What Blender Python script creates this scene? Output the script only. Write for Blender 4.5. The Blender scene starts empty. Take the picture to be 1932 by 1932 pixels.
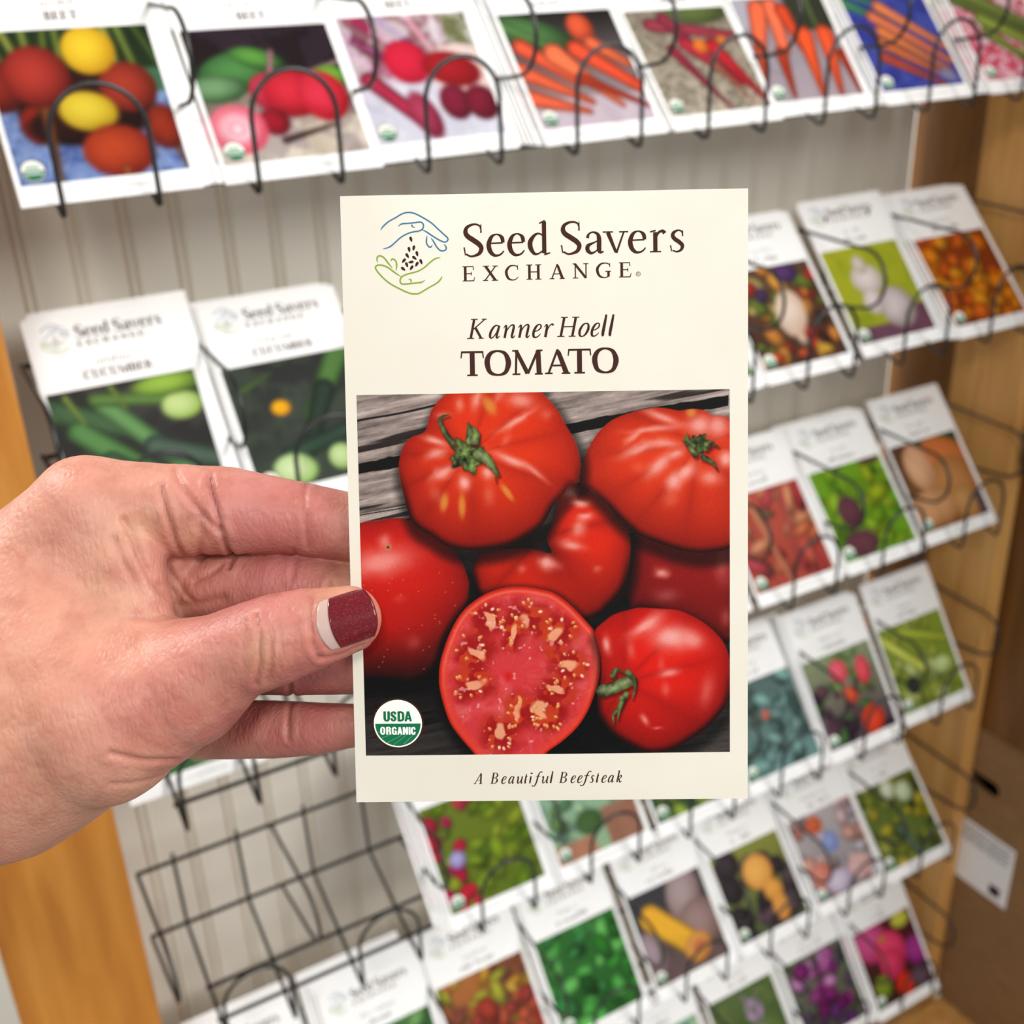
import bpy, bmesh, math, random
import numpy as np
from mathutils import Matrix, Vector
random.seed(4)
SC = bpy.context.scene
COL = SC.collection
UP = 1.45                      # height of the top rack's floor above the ground
# ---------------------------------------------------------------- camera
cd = bpy.data.cameras.new('camera')
cam = bpy.data.objects.new('camera', cd)
COL.objects.link(cam)
cam.matrix_world = Matrix(((0.86625, 0.23974, -0.43833, -0.10497), (-0.49832, 0.35174, -0.79244, -0.5529), (-0.0358, 0.90488, 0.42416, 1.53686), (0, 0, 0, 1)))
cd.sensor_width = 36
cd.lens = 40.33
cd.clip_start = .01
cd.dof.use_dof = True
cd.dof.focus_distance = .236
cd.dof.aperture_fstop = 18.5
cd.dof.aperture_blades = 0
SC.camera = cam
# ---------------------------------------------------------------- world, lights, exposure
w = bpy.data.worlds.new('world')
SC.world = w
w.use_nodes = True
w.node_tree.nodes['Background'].inputs[0].default_value = (.93, .96, 1, 1)
w.node_tree.nodes['Background'].inputs[1].default_value = .58
SC.view_settings.view_transform = 'Standard'
SC.view_settings.look = 'None'
SC.view_settings.gamma = 1
SC.view_settings.use_curve_mapping = False
SC.view_settings.exposure = -.13

def area(name, loc, aim, sx, sy, power, col):
    l = bpy.data.lights.new(name, 'AREA')
    l.shape = 'RECTANGLE'
    l.size, l.size_y, l.energy, l.color = sx, sy, power, col
    o = bpy.data.objects.new(name, l)
    COL.objects.link(o)
    o.location = loc
    o.rotation_euler = (Vector(aim) - Vector(loc)).to_track_quat('-Z', 'Y').to_euler()
    return o
area('ceiling_lamp_left', (-.75, -1.7, 2.7), (0, -.2, 1.3), .35, .3, 16, (1, .97, .92))
area('fill_light_right', (1.2, -1.05, 2.7), (.35, 0, 1.0), 1.2, .6, 18, (1, .98, .97))  # unseen fill, added to lift the rack packets against the held one
area('fill_light_front', (1.1, -2.4, 2.5), (.3, 0, 1.0), 1.3, .8, 44, (1, .99, .97))  # unseen frontal fill, added to lighten headers shaded by the rack above
area('fill_light_far', (-.8, .5, 2.6), (-.4, .9, 1.0), .6, .3, 34, (1, .96, .9))  # unseen light, added to brighten the white wall behind

# ---------------------------------------------------------------- materials
M = {}
def s2l(h):
    h = h.lstrip('#')
    c = [int(h[i:i + 2], 16) / 255 for i in (0, 2, 4)]
    return tuple(x / 12.92 if x <= .04045 else ((x + .055) / 1.055) ** 2.4 for x in c) + (1,)

def mat(name, col, rough=.5, metal=0, spec=.5):
    m = bpy.data.materials.new(name)
    m.use_nodes = True
    b = m.node_tree.nodes['Principled BSDF']
    b.inputs['Base Color'].default_value = s2l(col)
    b.inputs['Roughness'].default_value = rough
    b.inputs['Metallic'].default_value = metal
    b.inputs['Specular IOR Level'].default_value = spec
    M[name] = m
    return m, m.node_tree, b

def noise(nt, scale, detail=3, stretch=None, rough=.5, dist=0):
    tc = nt.nodes.new('ShaderNodeTexCoord')
    mp = nt.nodes.new('ShaderNodeMapping')
    nt.links.new(tc.outputs['Object'], mp.inputs[0])
    if stretch:
        mp.inputs['Scale'].default_value = stretch
    n = nt.nodes.new('ShaderNodeTexNoise')
    n.inputs['Scale'].default_value = scale
    n.inputs['Detail'].default_value = detail
    n.inputs['Roughness'].default_value = rough
    n.inputs['Distortion'].default_value = dist
    nt.links.new(mp.outputs[0], n.inputs['Vector'])
    return n

def ramp(nt, src, stops):
    r = nt.nodes.new('ShaderNodeValToRGB')
    e = r.color_ramp.elements
    while len(e) < len(stops):
        e.new(.5)
    for i, (p, c) in enumerate(stops):
        e[i].position = p
        e[i].color = s2l(c)
    nt.links.new(src, r.inputs[0])
    return r

def bump(nt, b, src, strength, dist):
    u = nt.nodes.new('ShaderNodeBump')
    u.inputs['Strength'].default_value = strength
    u.inputs['Distance'].default_value = dist
    nt.links.new(src, u.inputs['Height'])
    nt.links.new(u.outputs[0], b.inputs['Normal'])
    return u

m, nt, b = mat('paper', 'ddd7c8', .42)
n = noise(nt, 60, 3)
nt.links.new(ramp(nt, n.outputs[0], [(.3, 'd9d2c1'), (.7, 'dcd6c7')]).outputs[0], b.inputs['Base Color'])
bump(nt, b, noise(nt, 90, 4).outputs[0], .12, .0004)
m, nt, b = mat('rack_paper', 'efefec', .5)
n = noise(nt, 40, 2)
nt.links.new(ramp(nt, n.outputs[0], [(.3, 'f1f0ed'), (.7, 'f6f6f5')]).outputs[0], b.inputs['Base Color'])
m, nt, b = mat('ink', 'ffffff', .62)
a = nt.nodes.new('ShaderNodeAttribute')
a.attribute_name = 'Col'
nt.links.new(a.outputs['Color'], b.inputs['Base Color'])
b.inputs['Specular IOR Level'].default_value = .12
m, nt, b = mat('wire', '1b1c1e', .32, .0, .6)
bump(nt, b, noise(nt, 400, 2).outputs[0], .1, .0005)
for nm, c0, c1, c2 in (('honey_wood', 'a8641c', 'bd7a2a', 'cc8c3c'), ('shelf_wood', 'b98246', 'd09a54', 'deac68'), ('deep_shade_wood', '5c3710', '6e4416', '7c5020'), ('shaded_wood', '6e4412', '80521a', '8e5e24')):  # the last two woods have shade put into their colour
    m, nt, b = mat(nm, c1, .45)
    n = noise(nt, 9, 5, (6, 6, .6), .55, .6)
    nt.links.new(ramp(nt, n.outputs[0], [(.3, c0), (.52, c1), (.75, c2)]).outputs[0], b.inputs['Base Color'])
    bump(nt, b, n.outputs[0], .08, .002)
m, nt, b = mat('beadboard_paint', 'e2dccf', .5)
n = noise(nt, 5, 3)
nt.links.new(ramp(nt, n.outputs[0], [(.3, 'dcd6c8'), (.7, 'e6e0d3')]).outputs[0], b.inputs['Base Color'])
m, nt, b = mat('white_paint', 'f2efe6', .7)
bump(nt, b, noise(nt, 80, 3).outputs[0], .08, .001)
m, nt, b = mat('concrete', '8a857c', .8)
n = noise(nt, 6, 5)
nt.links.new(ramp(nt, n.outputs[0], [(.3, '7c776e'), (.7, '979188')]).outputs[0], b.inputs['Base Color'])
m, nt, b = mat('cardboard', 'a17c58', .8)
n = noise(nt, 30, 4, (1, 1, 6))
nt.links.new(ramp(nt, n.outputs[0], [(.3, '85623d'), (.7, '966f48')]).outputs[0], b.inputs['Base Color'])
bump(nt, b, n.outputs[0], .1, .001)
m, nt, b = mat('black_plastic', '101114', .35)
bump(nt, b, noise(nt, 200, 2).outputs[0], .05, .001)
# skin: the blush and freckle colours come with the mesh, fine lines from noise
m, nt, b = mat('skin', 'dd9f86', .46, 0, .4)
a = nt.nodes.new('ShaderNodeAttribute')
a.attribute_name = 'Col'
n = noise(nt, 160, 5, None, .6)
r = ramp(nt, n.outputs[0], [(.3, 'd8c0b8'), (.55, 'ffffff'), (.75, 'fff6ec')])
mx = nt.nodes.new('ShaderNodeMix')
mx.data_type = 'RGBA'
mx.blend_type = 'MULTIPLY'
mx.inputs[0].default_value = .55
nt.links.new(a.outputs['Color'], mx.inputs[6])
nt.links.new(r.outputs[0], mx.inputs[7])
nt.links.new(mx.outputs[2], b.inputs['Base Color'])
b.inputs['Subsurface Weight'].default_value = .12
b.inputs['Subsurface Radius'].default_value = (1, .35, .2)
b.inputs['Subsurface Scale'].default_value = .003
n1 = noise(nt, 900, 3, (1, 1, .35), .6)
v = nt.nodes.new('ShaderNodeTexVoronoi')
v.feature = 'DISTANCE_TO_EDGE'
v.inputs['Scale'].default_value = 750
tc = nt.nodes.new('ShaderNodeTexCoord')
mp = nt.nodes.new('ShaderNodeMapping')
mp.inputs['Scale'].default_value = (1, 1, .55)
mp.inputs['Rotation'].default_value = (0, .5, 0)
nt.links.new(tc.outputs['Object'], mp.inputs[0])
nt.links.new(mp.outputs[0], v.inputs['Vector'])
ad = nt.nodes.new('ShaderNodeMath')
ad.operation = 'MULTIPLY_ADD'
ad.inputs[1].default_value = 1.1
nt.links.new(v.outputs['Distance'], ad.inputs[0])
nt.links.new(n1.outputs[0], ad.inputs[2])
bump(nt, b, ad.outputs[0], .5, .00035)
m, nt, b = mat('bare_nail', 'b3978d', .25)
bump(nt, b, noise(nt, 300, 2, (.2, 1, 1)).outputs[0], .08, .0003)
m, nt, b = mat('nail_polish', '7d0a16', .2, 0, .2)
v = nt.nodes.new('ShaderNodeTexVoronoi')
v.inputs['Scale'].default_value = 6500
tc = nt.nodes.new('ShaderNodeTexCoord')
nt.links.new(tc.outputs['Object'], v.inputs['Vector'])
nt.links.new(ramp(nt, v.outputs['Color'], [(.0, '3c0207'), (.5, '5c040d'), (.8, '700615'), (.95, 'b02a44')]).outputs[0], b.inputs['Base Color'])
b.inputs['Coat Weight'].default_value = .7
b.inputs['Coat Roughness'].default_value = .05

# ---------------------------------------------------------------- helpers
def tag(o, label=None, cat=None, group=None, kind=None):
    for k, v in (('label', label), ('category', cat), ('group', group), ('kind', kind)):
        if v:
            o[k] = v
    return o

def link(name, me, parent=None, m=None):
    if m:
        me.materials.append(M[m])
    o = bpy.data.objects.new(name, me)
    COL.objects.link(o)
    if parent:
        o.parent = parent
    return o

def empty(name, loc=(0, 0, 0)):
    o = bpy.data.objects.new(name, None)
    o.empty_display_size = .02
    COL.objects.link(o)
    o.location = loc
    return o

def box_mesh(name, x0, x1, y0, y1, z0, z1, bev=.0015):
    bm = bmesh.new()
    bmesh.ops.create_cube(bm, size=1)
    for v in bm.verts:
        v.co = Vector(((x0 + x1) / 2 + v.co.x * (x1 - x0), (y0 + y1) / 2 + v.co.y * (y1 - y0), (z0 + z1) / 2 + v.co.z * (z1 - z0)))
    if bev:
        bmesh.ops.bevel(bm, geom=bm.edges[:], offset=bev, segments=2, affect='EDGES', profile=.6)
    me = bpy.data.meshes.new(name)
    bm.to_mesh(me)
    bm.free()
    return me

def tube_mesh(name, pts, r, sides=8, closed=False):
    P = [Vector(p) for p in pts]
    vs, fs = [], []
    up = Vector((0, 0, 1))
    prev = None
    for i, p in enumerate(P):
        t = ((P[min(i + 1, len(P) - 1)] - p).normalized() + (p - P[max(i - 1, 0)]).normalized()).normalized()
        if prev is None:
            n = t.orthogonal().normalized()
        else:
            n = (prev - t * prev.dot(t)).normalized()
        prev = n
        bb = t.cross(n)
        for k in range(sides):
            a = 2 * math.pi * k / sides
            vs.append(p + (n * math.cos(a) + bb * math.sin(a)) * r)
    for i in range(len(P) - 1):
        for k in range(sides):
            k2 = (k + 1) % sides
            fs.append((i * sides + k, i * sides + k2, (i + 1) * sides + k2, (i + 1) * sides + k))
    fs.append(tuple(reversed(range(sides))))
    fs.append(tuple(range((len(P) - 1) * sides, len(P) * sides)))
    me = bpy.data.meshes.new(name)
    me.from_pydata([tuple(v) for v in vs], [], fs)
    me.shade_smooth()
    return me

def copy_tree(o, parent=None):
    c = o.copy()
    COL.objects.link(c)
    c.parent = parent
    for ch in o.children:
        copy_tree(ch, c)
    return c
# ---------------------------------------------------------------- measured artwork of the packet (mm on the sheet, 0..1 in the picture)
LINES= [('brand',0,1,[('S',24.89,4.02,113.39,6.46),('e',29.58,3.67,113.41,6.46),('e',33.82,3.56,113.43,6.46),('d',38.05,4.47,113.45,6.46),('S',44.64,4.16,113.48,6.45),('a',49.54,3.85,113.5,6.45),('v',53.16,5.15,113.52,6.45),('e',58.27,3.67,113.54,6.45),('r',62.61,3.42,113.56,6.44),('s',66.72,2.97,113.58,6.44)]),('brand',0,1.05,[('E',24.61,2.46,108.39,2.98),('X',28.71,3.13,108.42,2.98),('C',33.26,2.72,108.45,2.98),('H',37.6,3.0,108.49,2.98),('A',42.31,3.05,108.52,2.98),('N',46.97,3.18,108.56,2.97),('G',51.72,3.0,108.6,2.97),('E',56.39,2.45,108.63,2.97)]),('title',0.2,1,[('iK',25.21,3.97,96.76,4.0),('ia',29.57,2.31,96.78,4.0),('in',32.44,2.5,96.79,4.0),('in',35.46,2.47,96.8,4.0),('ie',38.42,1.93,96.82,4.0),('ir',40.72,1.87,96.83,4.0),('iH',43.65,4.26,96.84,3.99),('io',47.8,2.12,96.86,3.99),('ie',50.32,1.88,96.87,3.99),('il',52.65,1.13,96.88,3.99),('il',54.1,1.14,96.89,3.99)]),('title',0,1.5,[('T',23.93,4.66,89.25,4.96),('O',28.89,5.17,89.28,4.96),('M',34.45,6.19,89.32,4.95),('A',41.09,5.16,89.37,4.95),('T',45.81,4.7,89.41,4.95),('O',50.85,5.16,89.45,4.95)]),('caption',0.2,1.05,[('iA',24.99,2.06,3.75,2.36),('iB',28.41,1.82,3.76,2.36),('ie',30.67,1.07,3.76,2.36),('ia',32.12,1.27,3.76,2.36),('iu',33.91,1.24,3.76,2.36),('it',35.56,0.75,3.77,2.36),('ii',36.66,0.52,3.77,2.36),('if',37.24,2.08,3.77,2.36),('iu',39.17,1.38,3.77,2.36),('il',40.99,0.67,3.78,2.36),('iB',42.86,1.89,3.78,2.36),('ie',45.26,1.07,3.78,2.36),('ie',46.63,1.09,3.78,2.36),('if',47.39,2.26,3.79,2.36),('is',49.28,0.95,3.79,2.36),('it',50.66,0.72,3.79,2.36),('ie',51.73,1.09,3.79,2.36),('ia',53.06,1.29,3.79,2.36),('ik',54.91,1.47,3.8,2.36)])]
LOGO= {'b':[[(8.14,118.99),(8.61,119.64),(9.75,120.6),(11.33,121.45),(12.57,122.13),(13.81,122.39),(15.14,122.14),(16.68,121.35),(18.44,120.22),(19.76,118.99),(21.07,117.76),(21.73,117.09),(21.6,116.55),(21.04,116.34),(20.15,116.68),(18.83,117.47),(17.51,118.38),(16.52,118.94)],[(11.73,119.64),(12.41,120.11),(13.53,120.2),(14.87,120.29),(16.22,120.42),(16.77,120.03),(16.82,119.48),(16.52,118.94),(15.84,118.63),(14.83,118.49),(13.49,118.12),(12.13,117.38),(10.99,116.41),(9.85,115.55),(8.5,115.18)],[(14.47,120.03),(14.52,119.64),(15.03,119.3)],[(17.54,117.65),(17.41,116.95),(17.4,116.18),(17.78,115.52),(18.23,115.36),(18.57,115.83)],[(18.33,117.2),(18.81,116.49),(19.46,115.38),(20.11,114.71),(20.78,114.58),(21.35,114.9),(21.29,115.45),(20.92,115.9)]],'g':[[(7.31,112.51),(7.22,113.29),(7.57,113.79),(8.24,113.71),(8.89,113.15),(9.54,112.25),(10.31,111.32)],[(10.05,112.69),(10.24,113.08),(10.68,113.07),(11.12,112.56),(11.21,111.78),(11.08,110.73)],[(12.06,109.56),(10.84,110.36),(9.52,111.37),(8.41,111.88),(7.41,111.96),(6.91,111.64),(7.05,110.98),(8.14,109.63),(9.67,108.28),(11.66,107.14),(13.66,106.22),(15.0,106.02),(15.9,106.23),(17.72,107.26),(19.31,108.11),(20.11,108.87),(20.45,109.46)],[(20.13,113.23),(19.19,113.07),(18.05,112.32),(16.91,111.35),(15.55,110.6),(13.98,110.19),(12.85,109.88),(12.17,109.45),(11.86,108.9),(11.92,108.35),(12.36,108.06),(13.7,108.1),(15.05,108.23),(16.17,108.34),(16.92,108.77)],[(13.61,109.09),(14.06,108.82),(14.04,108.31)]]}
SEEDS= [(14.24,117.01,-15),(13.82,114.97,-10),(14.76,115.24,12),(13.43,113.73,-30),(15.41,114.09,-12),(14.87,113.26,-50),(12.69,112.75,40),(14.14,112.44,80),(16.2,112.47,-20),(13.28,111.92,-20),(15.31,111.98,30),(12.54,111.1,-50),(14.22,111.29,35)]
TOM= {'T1':[(0.263,-0.021),(0.252,-0.005),(0.226,0.015),(0.203,0.043),(0.194,0.068),(0.188,0.094),(0.173,0.108),(0.148,0.116),(0.128,0.135),(0.116,0.164),(0.11,0.192),(0.112,0.226),(0.119,0.263),(0.127,0.301),(0.137,0.338),(0.157,0.364),(0.193,0.387),(0.226,0.411),(0.269,0.426),(0.311,0.429),(0.362,0.424),(0.41,0.413),(0.453,0.391),(0.496,0.36),(0.527,0.306),(0.553,0.278),(0.572,0.25),(0.59,0.25),(0.597,0.219),(0.598,0.185),(0.59,0.148),(0.575,0.114),(0.558,0.085),(0.544,0.057),(0.522,0.028),(0.495,-0.0),(0.478,-0.017)],'T2':[(0.597,0.25),(0.6,0.211),(0.61,0.18),(0.627,0.143),(0.65,0.109),(0.684,0.079),(0.732,0.06),(0.773,0.051),(0.807,0.047),(0.843,0.052),(0.865,0.056),(0.899,0.052),(0.929,0.056),(0.952,0.069),(0.982,0.072),(0.996,0.078),(1.038,0.107),(1.08,0.235),(1.052,0.405),(0.999,0.433),(0.968,0.441),(0.912,0.445),(0.856,0.434),(0.799,0.413),(0.757,0.395),(0.729,0.372),(0.699,0.343),(0.674,0.314),(0.651,0.291),(0.626,0.268),(0.604,0.256)],'T3':[(-0.057,0.39),(0.001,0.35),(0.044,0.344),(0.092,0.337),(0.132,0.341),(0.171,0.37),(0.213,0.393),(0.243,0.417),(0.268,0.446),(0.284,0.481),(0.295,0.519),(0.294,0.519),(0.289,0.562),(0.274,0.591),(0.245,0.64),(0.221,0.692),(0.211,0.735),(0.2,0.75),(0.173,0.776),(0.133,0.793),(0.09,0.79),(0.047,0.785),(0.004,0.786),(-0.053,0.77),(-0.092,0.63)],'T4':[(0.548,0.251),(0.567,0.249),(0.59,0.252),(0.612,0.259),(0.632,0.274),(0.651,0.297),(0.671,0.314),(0.693,0.34),(0.715,0.366),(0.729,0.386),(0.732,0.412),(0.73,0.458),(0.723,0.501),(0.72,0.513),(0.711,0.539),(0.691,0.567),(0.668,0.59),(0.645,0.61),(0.571,0.638),(0.486,0.637),(0.393,0.636),(0.32,0.548),(0.309,0.525),(0.304,0.49),(0.304,0.481),(0.31,0.458),(0.328,0.435),(0.396,0.425),(0.467,0.426),(0.518,0.438),(0.506,0.398),(0.527,0.341)],'T5':[(0.725,0.53),(0.734,0.487),(0.743,0.43),(0.771,0.373),(1.024,0.376),(1.038,0.673),(1.002,0.693),(0.968,0.695),(0.911,0.66),(0.827,0.612),(0.756,0.591),(0.733,0.594),(0.719,0.553)],'T6':[(0.207,0.779),(0.211,0.738),(0.227,0.686),(0.25,0.634),(0.28,0.591),(0.323,0.557),(0.366,0.538),(0.408,0.53),(0.451,0.531),(0.493,0.539),(0.496,0.54),(0.522,0.548),(0.555,0.571),(0.586,0.601),(0.614,0.633),(0.634,0.659),(0.646,0.697),(0.648,0.741),(0.644,0.785),(0.632,0.828),(0.612,0.878),(0.582,0.925),(0.539,0.965),(0.499,0.994),(0.46,1.035),(0.39,1.05),(0.325,1.022),(0.287,0.98),(0.259,0.945),(0.234,0.906),(0.217,0.853),(0.208,0.809)],'T7':[(0.634,0.653),(0.657,0.63),(0.685,0.61),(0.728,0.597),(0.756,0.592),(0.812,0.596),(0.855,0.6),(0.889,0.613),(0.925,0.634),(0.962,0.666),(0.987,0.701),(0.999,0.745),(1.0,0.803),(0.993,0.856),(0.973,0.891),(0.939,0.929),(0.896,0.96),(0.853,0.986),(0.81,0.999),(0.768,0.997),(0.725,0.976),(0.688,0.952),(0.66,0.923),(0.64,0.887),(0.638,0.843),(0.649,0.785),(0.649,0.726),(0.639,0.682)]}
STEM= {'T1':(0.299,0.166),'T2':(0.918,0.148),'T7':(0.712,0.797),'T4':(0.495,0.392)}
HIL= {'T1':[(0.324,0.017,0.0112,0.0281,20,0.8),(0.383,0.007,0.0098,0.0253,25,0.5),(0.441,0.022,0.0365,0.0196,10,0.75),(0.429,0.078,0.0533,0.009,-30,0.85),(0.276,0.029,0.0126,0.0182,0,0.6),(0.21,0.128,0.0309,0.009,15,0.9),(0.212,0.162,0.0295,0.0135,-20,0.8),(0.23,0.216,0.0337,0.014,-30,0.9),(0.286,0.243,0.0168,0.021,-10,1.0),(0.349,0.215,0.0168,0.0168,0,0.9),(0.417,0.185,0.0533,0.0112,25,0.9),(0.478,0.217,0.0393,0.007,40,0.6),(0.401,0.128,0.0098,0.0196,20,0.35),(0.35,0.275,0.014,0.0253,0,0.35),(0.209,0.273,0.0168,0.0253,-30,0.3),(0.231,0.058,0.0196,0.0098,0,0.5),(0.511,0.062,0.0168,0.014,0,0.35)],'T2':[(0.818,0.073,0.0505,0.0107,22,0.8),(0.795,0.105,0.0645,0.0084,-5,0.75),(0.742,0.125,0.0309,0.0098,-38,0.7),(0.759,0.159,0.0533,0.0135,-22,0.8),(0.823,0.143,0.0421,0.0112,5,0.7),(0.809,0.202,0.0421,0.0168,-42,0.9),(0.854,0.172,0.0224,0.0112,-20,0.8),(0.879,0.223,0.0337,0.0168,-42,0.95),(0.848,0.248,0.0196,0.0253,30,0.9),(0.842,0.297,0.0196,0.0224,20,0.3),(0.918,0.097,0.0309,0.0253,0,0.9),(0.968,0.1,0.0281,0.0253,-30,0.85),(0.946,0.239,0.0309,0.0196,15,0.7),(0.988,0.188,0.0196,0.0224,0,0.95),(0.753,0.207,0.0168,0.0126,0,0.25)],'T3':[(0.055,0.458,0.0842,0.0365,-10,0.8),(0.068,0.4,0.0168,0.0196,0,0.6),(0.141,0.682,0.0196,0.0168,0,0.25),(0.104,0.559,0.0168,0.0112,0,0.2)],'T4':[(0.573,0.276,0.021,0.0118,0,0.85),(0.598,0.302,0.0253,0.0101,8,0.95),(0.609,0.338,0.0224,0.009,0,0.85),(0.59,0.37,0.0182,0.0267,15,0.7),(0.574,0.419,0.0309,0.0126,12,0.8),(0.514,0.467,0.0253,0.014,15,0.6),(0.641,0.483,0.0126,0.0098,0,0.4),(0.503,0.464,0.0168,0.0196,0,0.8),(0.437,0.48,0.0112,0.0112,0,0.4)],'T5':[(0.814,0.497,0.0182,0.0126,0,0.8),(0.979,0.482,0.0196,0.0449,0,0.35),(0.827,0.56,0.0337,0.0168,0,0.3),(0.987,0.623,0.014,0.0224,0,0.3)],'T7':[(0.773,0.641,0.0505,0.0168,-35,0.9),(0.84,0.676,0.0533,0.0337,5,1.0),(0.897,0.683,0.0365,0.0224,20,0.7),(0.665,0.694,0.0107,0.0239,-10,0.85),(0.73,0.71,0.0112,0.021,0,0.4),(0.834,0.775,0.0267,0.0118,-10,0.75),(0.825,0.822,0.0112,0.0182,0,0.4),(0.936,0.826,0.0168,0.0421,15,0.4),(0.768,0.906,0.0079,0.0168,-25,0.7),(0.802,0.93,0.0126,0.0051,0,0.5),(0.812,0.749,0.0098,0.0196,0,0.3)]}
YEL= [(0.357,0.034,0.012,0.022,-30),(0.279,0.306,0.008,0.026,0),(0.231,0.296,0.009,0.02,10),(0.401,0.27,0.007,0.022,-35),(0.896,0.061,0.011,0.011,0)]
CORES= [(0.339,0.618,0.022,0.018),(0.447,0.616,0.024,0.034),(0.412,0.656,0.008,0.03),(0.306,0.707,0.036,0.02),(0.296,0.801,0.028,0.024),(0.371,0.94,0.02,0.036),(0.423,0.879,0.008,0.03),(0.531,0.658,0.03,0.022),(0.564,0.751,0.028,0.024),(0.53,0.818,0.01,0.03),(0.506,0.885,0.022,0.026),(0.489,0.879,0.015,0.03)]
SLC= (0.396,0.779)
GAP= [(0.002,0.187),(0.113,0.165),(0.558,0.088),(0.718,0.06),(0.996,0.016),(0.996,0.046),(0.717,0.088),(0.577,0.114),(0.109,0.198),(0.002,0.214)]
CALYX= {'T1':[[(0.257,0.134),(0.241,0.114),(0.227,0.086),(0.223,0.069),(0.233,0.061),(0.247,0.058)],[(0.327,0.164),(0.352,0.184),(0.368,0.207),(0.379,0.222)],[(0.305,0.127),(0.303,0.104),(0.3,0.081)],[(0.316,0.127),(0.322,0.11),(0.311,0.09)],[(0.371,0.224),(0.371,0.241)]],'T2':[[(0.899,0.153),(0.885,0.136),(0.885,0.119)],[(0.929,0.184),(0.952,0.196),(0.965,0.216)],[(0.935,0.159),(0.952,0.148),(0.968,0.154)],[(0.907,0.176),(0.885,0.147),(0.871,0.13)],[(0.938,0.148),(0.952,0.137)]],'T7':[[(0.652,0.823),(0.683,0.814),(0.729,0.794)],[(0.681,0.779),(0.689,0.762),(0.709,0.771)],[(0.721,0.771),(0.738,0.789),(0.742,0.815),(0.734,0.844)],[(0.717,0.832),(0.7,0.867),(0.68,0.89),(0.682,0.917)],[(0.706,0.844),(0.697,0.879),(0.694,0.902)]]}
# ---------------------------------------------------------------- print artwork (numpy)
def lin(c):
    c = np.asarray(c, float)
    return np.where(c <= .04045, c / 12.92, ((c + .055) / 1.055) ** 2.4)

def hx(h):
    h = h.lstrip('#')
    return np.array([int(h[i:i + 2], 16) / 255 for i in (0, 2, 4)])

def vnoise(x, y, seed):
    r = np.random.RandomState(seed).rand(64, 64)
    xi, yi = np.floor(x).astype(int), np.floor(y).astype(int)
    fx, fy = x - xi, y - yi
    fx, fy = fx * fx * (3 - 2 * fx), fy * fy * (3 - 2 * fy)
    g = lambda a, b: r[a % 64, b % 64]
    return (g(xi, yi) * (1 - fx) + g(xi + 1, yi) * fx) * (1 - fy) + (g(xi, yi + 1) * (1 - fx) + g(xi + 1, yi + 1) * fx) * fy

def fbm(x, y, seed, o=4):
    s, a, t = 0, .5, 0
    for i in range(o):
        s = s + a * vnoise(x * 2 ** i + 7.3 * i, y * 2 ** i + 3.1 * i, seed + i)
        t += a
        a *= .55
    return s / t

def sst(a, b, x):
    t = np.clip((x - a) / (b - a), 0, 1)
    return t * t * (3 - 2 * t)

def smoothpoly(p, n=3):
    p = np.array(p)
    o = []
    for i in range(len(p)):
        a, b, c, d = p[i - 1], p[i], p[(i + 1) % len(p)], p[(i + 2) % len(p)]
        for k in range(n):
            t = k / n
            o.append(.5 * (2 * b + (c - a) * t + (2 * a - 5 * b + 4 * c - d) * t * t + (3 * b - a - 3 * c + d) * t ** 3))
    return np.array(o)

def polysd(p, X, Y):
    """distance to the outline, positive inside; worked out only near the outline's box"""
    p = np.asarray(p)
    (x0, y0), (x1, y1) = p.min(0) - .08, p.max(0) + .08
    xs, ys = X[0], Y[:, 0]
    i0, i1 = np.searchsorted(xs, [x0, x1])
    j0, j1 = np.searchsorted(ys, [y0, y1])
    F = np.full(X.shape, -.08)
    if X.ndim == 2 and (i1 - i0 < len(xs) or j1 - j0 < len(ys)):
        F[j0:j1, i0:i1] = _polysd(p, X[j0:j1, i0:i1], Y[j0:j1, i0:i1])
        return F
    return _polysd(p, X, Y)

def _polysd(p, X, Y):
    d = np.full(X.shape, 9.)
    ins = np.zeros(X.shape, bool)
    n = len(p)
    for i in range(n):
        ax, ay = p[i]
        bx, by = p[(i + 1) % n]
        ex, ey = bx - ax, by - ay
        t = np.clip(((X - ax) * ex + (Y - ay) * ey) / (ex * ex + ey * ey + 1e-12), 0, 1)
        d = np.minimum(d, np.hypot(X - ax - t * ex, Y - ay - t * ey))
        c = (ay > Y) != (by > Y)
        ins ^= c & (X < (bx - ax) * (Y - ay) / ((by - ay) if abs(by - ay) > 1e-9 else 1e-9) + ax)
    return np.where(ins, d, -d)

def strokesd(pts, X, Y):
    """signed coverage distance of a tapering stroke, pts = (x, y, w)"""
    d = np.full(X.shape, -9.)
    for (ax, ay, aw), (bx, by, bw) in zip(pts[:-1], pts[1:]):
        ex, ey = bx - ax, by - ay
        t = np.clip(((X - ax) * ex + (Y - ay) * ey) / (ex * ex + ey * ey + 1e-12), 0, 1)
        d = np.maximum(d, (aw + (bw - aw) * t) / 2 - np.hypot(X - ax - t * ex, Y - ay - t * ey))
    return d

def over(I, m, c):
    return I * (1 - m[..., None]) + np.asarray(c) * m[..., None]

def blobm(X, Y, cx, cy, rx, ry, ang=0, p=1.6):
    a = math.radians(ang)
    dx, dy = X - cx, Y - cy
    u, v = (dx * math.cos(a) + dy * math.sin(a)) / rx, (-dx * math.sin(a) + dy * math.cos(a)) / ry
    return np.exp(-(u * u + v * v) ** p)

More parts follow.
